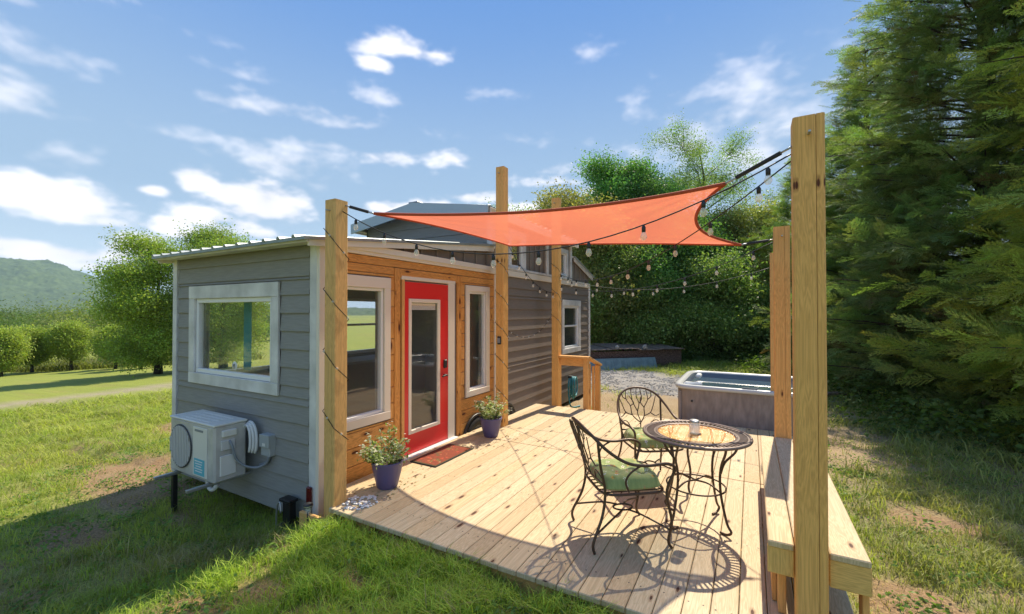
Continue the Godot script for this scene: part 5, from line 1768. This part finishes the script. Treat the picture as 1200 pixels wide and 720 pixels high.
func make_trees() -> void:
	clump_big = [leaf_clump(58, 0.60, 0.115, 1), leaf_clump(58, 0.60, 0.10, 2)]
	clump_fine = [leaf_clump(48, 0.46, 0.085, 3), leaf_clump(48, 0.46, 0.075, 4)]
	fronds = [frond_mesh(5), frond_mesh(6)]
	var dk := Color(0.27, 0.36, 0.14)
	# evergreens to the right, along the lawn
	conifer("bright green evergreen with drooping sprays nearest the bench", gp(5.7, 9.6), 12.5, 3.1, Color(0.50, 0.58, 0.14), 21, 1.3, 0.95, 0.10)
	conifer("dark tall evergreen behind the lawn beside the bench", gp(4.5, 13.2), 15.0, 3.3, dk, 22, 1.35, 0.95)
	conifer("dark evergreen standing behind the hot tub's far side", gp(3.4, 18.2), 11.0, 2.7, Color(0.27, 0.38, 0.12), 23, 1.1, 1.0)
	conifer("evergreen further back in the row beyond the hot tub", gp(2.0, 22.5), 8.6, 2.3, Color(0.28, 0.40, 0.12), 24, 1.0, 1.0)
	conifer("evergreen at the outer end of the row", gp(8.8, 12.5), 13.0, 3.0, dk, 25, 0.9, 1.1)
	# broadleaf trees behind the house and the shelter
	var grp := "trees behind the gravel yard"
	var q := pix(830, 25.0)
	broad_tree("leafy_tree", "tall sparse tree with airy foliage above the sail", gp(q.x, q.y), 12.4, 3.1, 0.36, Color(0.276, 0.420, 0.128), 31, 0.85, 0.75, grp, 1.3, clump_fine)
	q = pix(712, 23.0)
	broad_tree("leafy_tree", "dark green narrow upright tree beside the airy tree", gp(q.x, q.y), 9.9, 2.0, 0.15, Color(0.181, 0.384, 0.102), 32, 1.0, 0.0, grp, 1.4)
	q = pix(752, 23.5)
	broad_tree("leafy_tree", "dense dark green tree behind the sail's middle", gp(q.x, q.y), 9.6, 2.2, 0.12, Color(0.181, 0.366, 0.108), 33, 1.0, 0.0, grp, 1.3)
	q = pix(672, 20.5)
	broad_tree("leafy_tree", "light yellow-green tree above the house's far end", gp(q.x, q.y), 7.6, 2.6, 0.12, Color(0.420, 0.420, 0.146), 34, 1.0, 0.0, grp)
	q = pix(625, 26.0)
	broad_tree("leafy_tree", "small grey-green tree showing between the two tall posts", gp(q.x, q.y), 8.2, 2.6, 0.2, Color(0.291, 0.420, 0.164), 35, 0.7, 0.5, grp)
	q = pix(790, 21.5)
	broad_tree("leafy_tree", "green tree behind the rusty shelter's end", gp(q.x, q.y), 7.2, 2.6, 0.05, Color(0.201, 0.384, 0.108), 36, 1.1, 0.0, grp)
	q = pix(868, 23.0)
	broad_tree("leafy_tree", "yellow-green tree beside the evergreen row", gp(q.x, q.y), 7.6, 2.3, 0.06, Color(0.384, 0.420, 0.146), 37, 1.0, 0.0, grp)
	q = pix(725, 20.0)
	broad_tree("leafy_tree", "low bushy tree behind the rusty shelter", gp(q.x, q.y), 5.2, 2.3, 0.04, Color(0.309, 0.420, 0.128), 38, 1.1, 0.0, grp)
	q = pix(835, 19.5)
	broad_tree("leafy_tree", "leafy bush-like tree at the gravel yard's edge by the tub", gp(q.x, q.y), 4.4, 1.9, 0.03, Color(0.291, 0.420, 0.128), 39, 1.0, 0.0, grp)
	# a second row closes the view behind
	var i := 0
	for u in [560, 640, 700, 760, 815, 875, 930, 1000]:
		q = pix(u, 31.0 + (i % 3) * 2.0)
		broad_tree("leafy_tree", "green tree in the wood's back row behind the yard", gp(q.x, q.y), 8.0 + (i % 3) * 0.8, 3.2, 0.05, Color(0.255, 0.405, 0.112), 50 + i, 0.8, 0.0, "trees in the back row")
		i += 1
	# left of the house
	q = pix(186, 25.0)
	broad_tree("leafy_tree", "big light green tree at the lawn's edge beside the house", gp(q.x, q.y), 7.7, 2.4, 0.04, Color(0.36, 0.48, 0.10), 61, 0.85, 0.15)
	q = pix(262, 27.0)
	broad_tree("leafy_tree", "green tree whose top shows above the low roof", gp(q.x, q.y), 9.2, 2.5, 0.05, Color(0.33, 0.45, 0.10), 62, 0.85, 0.2)
	i = 0
	for o in [[38, 34.0, 3.3, "small orchard tree standing between two others on the lawn's edge"], [84, 34.5, 3.7, "small dense orchard tree with the widest crown on the lawn's edge"], [136, 33.0, 3.1, "small orchard tree with a forked reddish trunk on the lawn's edge"], [2, 31.0, 3.2, "small light orchard tree at the outer end of the row"], [166, 31.0, 2.6, "low orchard bush beside the big light green tree"], [-60, 32.0, 3.4, "small orchard tree beyond the row's outer end"]]:
		q = pix(o[0], o[1])
		broad_tree("orchard_tree", o[3], gp(q.x, q.y), o[2], 0.72, 0.32, Color(0.40, 0.50, 0.11), 70 + i, 0.65, 0.2, "orchard trees at the lawn's edge")
		i += 1
	# trees that stand over the lawn beyond the camera and show in the front window
	i = 0
	for o in [[-17.0, -7.5, 8.0], [-22.5, -8.5, 9.0], [-27.0, -14.0, 9.5], [-15.0, -11.0, 8.5], [-31.0, -9.0, 8.5]]:
		broad_tree("leafy_tree", "lawn tree mirrored in the front window", gp(o[0], o[1]), o[2], 3.1, 0.06, Color(0.203, 0.344, 0.081), 80 + i, 1.0, 0.0, "trees mirrored in the window")
		i += 1

func make_undergrowth() -> void:
	# low weeds and brush at the feet of the evergreens and along the yard
	var r := RandomNumberGenerator.new(); r.seed = 12
	var xf := []
	var cl := []
	for i in 2600:
		var p: Vector2
		if i % 2 == 0:
			var d := r.randf_range(9.0, 24.0)
			p = Vector2(r.randf_range(0.0, 4.6) + (1.6 if d < 12.0 else 0.0), d)
			if p.x < 2.0 and d < 16.0: continue
		else:
			var u := r.randf_range(560, 920)
			p = pix(u, r.randf_range(17.4, 26.0))
		var s := r.randf_range(0.4, 1.1)
		xf.append(Transform3D(Basis(Vector3.UP, r.randf() * TAU).scaled(Vector3(s, s * 0.9, s)), P(p.x, ground_h(p.x, p.y) + 0.22 * s, p.y)))
		var v := r.randf_range(0.7, 1.3)
		cl.append(Color(0.12 * v, 0.19 * v, 0.045 * v))
	var o := multi(self, "undergrowth", leaf_clump(26, 0.8, 0.13, 9, 0.6), M.leaf, xf, cl)
	tag(o, "low weedy undergrowth at the foot of the trees", "undergrowth", "", "stuff")
	# distant wood below the hill
	xf = []; cl = []
	var ball := leaf_clump(2600, 5.6, 0.40, 14, 0.8)
	for i in 620:
		var u := r.randf_range(-700, 320)
		var p := pix(u, r.randf_range(85.0, 260.0))
		if p.x > -40.0: continue
		var s := r.randf_range(0.7, 1.25)
		xf.append(Transform3D(Basis(Vector3.UP, r.randf() * TAU).scaled(Vector3(s, s, s)), P(p.x, ground_h(p.x, p.y) + 3.4 * s, p.y)))
		var v := r.randf_range(0.7, 1.35)
		cl.append(Color(0.16 * v * r.randf_range(0.8, 1.3), 0.235 * v, 0.060 * v))
	var f := multi(self, "far_wood", ball, M.leaf, xf, cl)
	tag(f, "distant wood below the hill beyond the orchard", "wood", "", "stuff")
	# tall grass at the lawn's far edge
	xf = []; cl = []
	var tuft := grass_tuft(10, 0.55, 0.30, 0.02, 77)
	for i in 1500:
		var p := pix(r.randf_range(-160, 300), r.randf_range(34.5, 42.0))
		var s := r.randf_range(0.7, 1.8)
		xf.append(Transform3D(Basis(Vector3.UP, r.randf() * TAU).scaled(Vector3(s * 1.3, s, s * 1.3)), P(p.x, ground_h(p.x, p.y), p.y)))
		var v := r.randf_range(0.8, 1.2)
		cl.append(Color(0.20 * v, 0.22 * v, 0.06 * v))
	var g := multi(self, "tall_grass", tuft, M.grass_blade, xf, cl)
	tag(g, "tall unmown grass beyond the lawn", "grass", "", "stuff")

func make_hill() -> void:
	var st := SurfaceTool.new()
	st.begin(Mesh.PRIMITIVE_TRIANGLES)
	# local frame: s runs across the view to the far left, t runs up and away
	var th := atan(280.0 / 500.0)
	var n := FastNoiseLite.new(); n.seed = 4; n.frequency = 1.0; n.fractal_octaves = 4
	var ns := 420
	var nt := 130
	for j in nt + 1:
		for i in ns + 1:
			var s := -2600.0 + 2700.0 * i / ns       # lateral
			var t := 900.0 + 1000.0 * j / nt         # depth
			var l := s
			var x := l * cos(th) - t * sin(th)
			var d := l * sin(th) + t * cos(th)
			var rise := sm(900.0, 1750.0, t)
			var prof := 215.0 * exp(-pow((s + 2150.0) / 430.0, 2)) + 42.0 * exp(-pow((s + 1450.0) / 380.0, 2)) + 24.0
			prof *= sm(40.0, -700.0, s) * 0.92 + 0.08
			var hh := -14.0 + rise * prof + 22.0 * rise * n.get_noise_2d(s * 0.004, t * 0.004)
			hh += 7.0 * n.get_noise_2d(s * 0.05, t * 0.05) * sm(900.0, 1000.0, t)
			var v := 0.5 + 0.5 * n.get_noise_2d(s * 0.03 + 40, t * 0.03)
			var big := 0.5 + 0.5 * n.get_noise_2d(s * 0.006, t * 0.006 + 9)
			var fine := n.get_noise_2d(s * 0.11, t * 0.11)
			st.set_color(Color(0.030, 0.062, 0.022).lerp(Color(0.120, 0.175, 0.050), clampf(v * 0.6 + big * 0.4 + fine * 0.55, 0.0, 1.0)))
			st.add_vertex(P(x, hh, d))
	var nx := ns + 1
	for j in nt:
		for i in ns:
			var a := j * nx + i
			for k in [a, a + nx, a + 1, a + 1, a + nx, a + nx + 1]: st.add_index(k)
	st.generate_normals()
	var o := part(self, "hill", st.commit(), M.forest_hill)
	tag(o, "", "", "", "structure")

func grass_tuft(n: int, hgt: float, spread: float, wid: float, seed: int) -> ArrayMesh:
	var r := RandomNumberGenerator.new(); r.seed = seed
	var st := st_new(false)
	for i in n:
		var a := r.randf() * TAU
		var b := Vector3(cos(a), 0, sin(a)) * spread * sqrt(r.randf())
		var la := r.randf() * TAU
		var dirn := Vector3(cos(la), 0, sin(la))
		var h := hgt * r.randf_range(0.5, 1.15)
		var bend := h * r.randf_range(0.25, 1.25)
		var sd := Vector3(-dirn.z, 0, dirn.x) * wid * r.randf_range(0.6, 1.1)
		var m := b + dirn * bend * 0.30 + Vector3(0, h * 0.58, 0)
		var tip := b + dirn * bend + Vector3(0, h * r.randf_range(0.75, 1.0), 0)
		var v := r.randf_range(0.75, 1.2)
		var c := Color(v, v, v)
		for p in [b - sd, b + sd, m + sd * 0.75, b - sd, m + sd * 0.75, m - sd * 0.75, m - sd * 0.75, m + sd * 0.75, tip]:
			st.set_color(c); st.add_vertex(p)
	return st_end(st)

func make_grass() -> void:
	var r := RandomNumberGenerator.new(); r.seed = 99
	var tufts := [grass_tuft(13, 0.060, 0.07, 0.0023, 1), grass_tuft(13, 0.095, 0.08, 0.0026, 2), grass_tuft(12, 0.040, 0.08, 0.0025, 3)]
	var straw := grass_tuft(9, 0.035, 0.09, 0.0018, 4)
	var xf := [[], [], [], []]
	var cl := [[], [], [], []]
	var total := 150000
	for i in total:
		# more of them near the deck, thinning out with distance
		var f := r.randf()
		var rad := 0.9 + 17.0 * pow(f, 1.75)
		var a := r.randf() * TAU
		var x := -1.2 + rad * cos(a)
		var d := 1.2 + rad * sin(a)
		if x > -6.45 and x < -3.45 and d > 2.75 and d < 10.4: continue
		if x > -3.52 and x < 0.50 and d > 2.46 and d < 7.2: continue
		if x > -1.15 and x < 0.95 and d > 7.15 and d < 9.3: continue
		if d < -3.0: continue
		var z := zones(x, d)
		var bare: float = maxf(z[0], maxf(z[1] * 0.97, z[2]))
		if r.randf() < bare: continue
		var di := dirt_amount(x, d)
		var w := r.randi() % 3
		var n := nz.get_noise_2d(x * 0.8, d * 0.8)
		var n2 := nz.get_noise_2d(x * 2.6 + 100.0, d * 2.6)
		var col := Color(0.36, 0.48, 0.075).lerp(Color(0.54, 0.57, 0.115), clampf(0.5 + n, 0, 1)).lerp(Color(0.42, 0.38, 0.15), clampf(n2 * 0.8, 0, 0.6))
		var n3 := nz.get_noise_2d(x * 3.4 + 20.0, d * 3.4)
		var s := r.randf_range(0.7, 1.3) * clampf(0.95 + 0.3 * n + 0.9 * n3, 0.45, 1.7)
		if x > -3.7 and x < 0.9 and d < 2.6:
			col = col.lerp(Color(0.42, 0.62, 0.075), 0.65)
		if di > 0.35:
			if r.randf() < di * 1.1:
				if r.randf() < 0.72: continue
				w = 3
				col = Color(0.46, 0.36, 0.18)
		if w != 3 and x > 0.9:
			col = col.lerp(Color(0.38, 0.35, 0.18), 0.45)
			s *= 1.25
		# dry straw-coloured strip running out from the house corner
		var line := absf((x + 3.7) * 0.9 + (2.2 - d) * 0.95)
		if d < 2.35 and x < -3.3 and line < 0.36 and r.randf() < 0.55:
			w = 3 if r.randf() < 0.5 else 1
			col = Color(0.50, 0.44, 0.22)
		if x > 0.55 and x < 1.5 and d > 2.3 and d < 3.7 and r.randf() < 0.6:
			w = 1
			col = Color(0.56, 0.48, 0.26)
		if r.randf() < 0.07: col = Color(0.42, 0.38, 0.18)
		var far := clampf((rad - 5.0) / 12.0, 0, 1)
		var sc := s * (1.0 + 0.6 * far)
		var v := r.randf_range(0.75, 1.25)
		xf[w].append(Transform3D(Basis(Vector3.UP, r.randf() * TAU).scaled(Vector3(sc * (1.0 + far * 1.6), sc, sc * (1.0 + far * 1.6))), P(x, ground_h(x, d) - 0.004, d)))
		cl[w].append(Color(col.r * v, col.g * v, col.b * v))
	# clover and small weeds among the grass
	var wx := []
	var wc := []
	for i in 7000:
		var x := r.randf_range(-9.0, 4.5)
		var d := r.randf_range(-0.5, 8.5)
		if x > -6.45 and x < -3.45 and d > 2.7: continue
		if x > -3.52 and x < 0.50 and d > 2.44 and d < 7.3: continue
		if nz.get_noise_2d(x * 1.3 + 70.0, d * 1.3) < 0.02: continue
		var s := r.randf_range(0.6, 1.3)
		wx.append(Transform3D(Basis(Vector3.UP, r.randf() * TAU).scaled(Vector3(s, s, s)), P(x, ground_h(x, d) + 0.035, d)))
		var v := r.randf_range(0.7, 1.3)
		wc.append(Color(0.20 * v, 0.33 * v, 0.07 * v))
	var wd := multi(self, "clover", leaf_clump(14, 0.13, 0.035, 19, 0.3), M.leaf, wx, wc)
	tag(wd, "clover and small weeds growing among the lawn grass", "weeds", "", "stuff")
	var names := ["lawn_grass", "long_grass", "short_grass", "dry_grass"]
	var labels := ["green lawn grass growing round the house and deck", "longer grass tufts scattered through the lawn", "short trodden grass between the lawn tufts", "dry straw-coloured grass on the bare patches of the lawn"]
	for w in 4:
		var o := multi(self, names[w], tufts[w] if w < 3 else straw, M.grass_blade, xf[w], cl[w])
		tag(o, labels[w], "grass", "", "stuff")

func make_yard() -> void:
	# low rusty shelter beyond the gravel
	var a := Vector2(-7.9, 12.2)
	var b := Vector2(-2.35, 17.6)
	var c := (a + b) / 2
	var dir := (b - a).normalized()
	var len := (b - a).length()
	var turn := atan2(dir.y, dir.x)
	var t := thing("low_shelter", "low rusty tin-roofed shelter in front of the trees", "shelter", gp(c.x, c.y), turn)
	bx(t, "wall_sheet", Vector3(len * 0.5, 0.62, 0.05), Vector3(len * 0.25 - 0.01, 0.36, 0.0), M.old_purple_tin, 0.01)
	bx(t, "wall_sheet", Vector3(len * 0.5, 0.58, 0.05), Vector3(-len * 0.25, 0.34, 0.03), M.old_purple_tin, 0.01)
	bx(t, "end_sheet", Vector3(0.05, 0.55, 1.6), Vector3(len / 2 - 0.03, 0.33, -0.83), M.old_purple_tin, 0.01)
	var r := RandomNumberGenerator.new(); r.seed = 6
	for k in 8:
		var w := len / 8 + 0.1
		bx(t, "roof_sheet", Vector3(w, 0.02, 1.9), Vector3(-len / 2 + (k + 0.5) * len / 8, 0.74 + r.randf_range(-0.02, 0.03) + (k % 2) * 0.022, -0.78), M.rusty_metal, 0.004, Vector3(r.randf_range(0.02, 0.09), r.randf_range(-0.03, 0.03), r.randf_range(-0.015, 0.015)))
	for k in 6: bx(t, "prop", Vector3(0.08, 0.60, 0.08), Vector3(-len / 2 + 0.3 + k * (len - 0.6) / 5, 0.30, -1.4), M.rusty_metal, 0.01)
	for k in 3:
		var lt := thing("tin_sheet", "pale blue-grey tin sheet leaning against the rusty shelter", "metal sheet", gp(c.x, c.y) + Vector3(0, 0.0, 0), turn, "tin sheets against the shelter")
		bx(lt, "sheet", Vector3(1.75, 0.46, 0.02), Vector3(-1.55 + 1.72 * k - 0.2, 0.22, 0.28 + 0.012 * k), M.blue_tin, 0.004, Vector3(-0.42, 0, 0))
		for q in 8: bx(lt, "sheet_rib", Vector3(0.02, 0.45, 0.012), Vector3(-1.55 + 1.72 * k - 0.2 - 0.77 + q * 0.22, 0.223, 0.292 + 0.012 * k), M.blue_tin, 0.003, Vector3(-0.42, 0, 0))
	for k in 4:
		var s := r.randf_range(0.06, 0.10)
		var o := thing("stone", "pale stone lying on the shelter's tin roof", "stone", Vector3.ZERO, 0.0, "stones on the shelter roof")
		var lx := -1.2 + k * 1.15
		var pp := c + dir * lx
		o.position = P(pp.x, ground_h(c.x, c.y) + 0.75, pp.y) + Vector3(sin(turn), 0, cos(turn)) * 0.05
		part(o, "stone_body", rock_mesh(k + 3, s), M.rock)
	# loose stones and planks behind the tub
	var pl := thing("old_plank", "weathered plank lying on the gravel behind the tub", "plank", gp(1.1, 12.4), 0.5)
	bx(pl, "board", Vector3(1.9, 0.06, 0.2), Vector3(0, 0.14, 0), M.rusty_metal, 0.01, Vector3(0, 0, 0.03))
	# gravel
	var g := []
	var gc := []
	for i in 14000:
		var x := r.randf_range(-9.0, 2.0)
		var d := r.randf_range(10.5, 15.5)
		if x < -3.4 and d < 10.5: continue
		if r.randf() > zones(x, d)[0]: continue
		var s := r.randf_range(0.022, 0.055)
		g.append(Transform3D(Basis(Vector3(r.randf(), 1, r.randf()).normalized(), r.randf() * TAU).scaled(Vector3(s, s * 0.6, s * r.randf_range(0.6, 1.0))), P(x, ground_h(x, d) + 0.004, d)))
		var v := r.randf_range(0.28, 0.58)
		gc.append(Color(v, v * 0.94, v * 0.88))
	var gm := StandardMaterial3D.new()
	gm.vertex_color_use_as_albedo = true
	gm.roughness = 0.9
	var o2 := multi(self, "gravel", rock_mesh(1, 0.5), gm, g, gc)
	tag(o2, "grey gravel spread over the yard behind the house", "gravel", "", "stuff")

func rock_mesh(seed: int, rad: float) -> ArrayMesh:
	var n := FastNoiseLite.new(); n.seed = seed; n.frequency = 0.9
	var st := st_new(false)
	var a := 7
	var b := 5
	var f := func(i, j):
		var u: float = TAU * i / a
		var v: float = PI * j / b
		var d := Vector3(cos(u) * sin(v), cos(v), sin(u) * sin(v))
		return d * rad * (1.0 + 0.45 * n.get_noise_3dv(d * 1.5))
	for j in b:
		for i in a:
			quad(st, f.call((i + 1) % a, j + 1), f.call(i, j + 1), f.call(i, j), f.call((i + 1) % a, j))
	return st_end(st)

# ------------------------------------------------------------------ build
func _ready() -> void:
	rng.seed = 7
	nz.seed = 2; nz.frequency = 1.0; nz.fractal_octaves = 3
	# camera
	var cam := Camera3D.new()
	cam.position = Vector3(0, 1.7, 0)
	cam.fov = 71.5
	cam.near = 0.05
	cam.far = 6000.0
	cam.rotation = Vector3(deg_to_rad(0.69), atan(280.0 / 500.0), 0)
	add_child(cam)
	# sky and exposure
	var we := WorldEnvironment.new()
	var env := Environment.new()
	env.background_mode = Environment.BG_SKY
	env.sky = Sky.new()
	env.sky.sky_material = make_sky()
	env.background_energy_multiplier = 0.63
	env.tonemap_mode = Environment.TONE_MAPPER_LINEAR
	env.tonemap_exposure = EXPOSURE
	env.fog_enabled = true
	env.fog_density = 0.00012
	env.fog_light_color = Color(0.72, 0.84, 0.95)
	env.sdfgi_enabled = true
	env.ssao_enabled = true
	env.ssil_enabled = true
	we.environment = env
	add_child(we)
	# sun: read from the shadows of table, railing and sail
	var sun := DirectionalLight3D.new()
	sun.look_at_from_position(Vector3.ZERO, Vector3(-0.045, -0.71, 0.56), Vector3.UP)
	sun.light_energy = 0.81
	sun.light_color = Color(1.0, 0.95, 0.86)
	sun.light_angular_distance = 0.53
	sun.shadow_enabled = true
	add_child(sun)
	make_materials()
	make_ground()
	make_hill()
	make_house()
	make_deck()
	make_post(-3.32, 2.50, 2.70, "pine post at the house corner holding the sail", M.post_green)
	make_post(0.20, 2.70, 2.735, "pine post through the bench end holding the sail's strap", M.post_pine)
	make_post(0.205, 5.035, 2.56, "pine post at the bench's far end", M.rail_pine)
	make_post(0.25, 7.30, 2.57, "pine post beside the hot tub", M.rail_pine)
	make_post(-3.34, 5.46, 3.88, "very tall pine post between narrow window and grey wall", M.post_pine)
	make_post(-3.20, 7.20, 3.80, "tall pine post carrying the short railing", M.post_pine)
	make_bench()
	make_railing()
	make_sail()
	make_trees()
	make_undergrowth()
	make_grass()
	make_yard()
	var tc := P(-0.40, 0.0, 3.77)
	make_table(tc)
	var c1 := P(-0.87, 0.0, 3.30)
	var c2 := P(-0.87, 0.0, 4.38)
	var t1 := atan2(0.787, -0.617)
	var t2 := atan2(0.58, 0.81)
	make_chair("iron branch-back chair with its back to the lawn", c1, t1)
	make_chair("iron branch-back chair standing between table and hot tub", c2, t2)
	make_cushion("green flowered cushion on the chair nearer the lawn", c1 + Vector3(0, 0.404, 0), t1)
	make_cushion("green flowered cushion on the chair nearer the hot tub", c2 + Vector3(0, 0.404, 0), t2)
	make_small()
	make_lights()
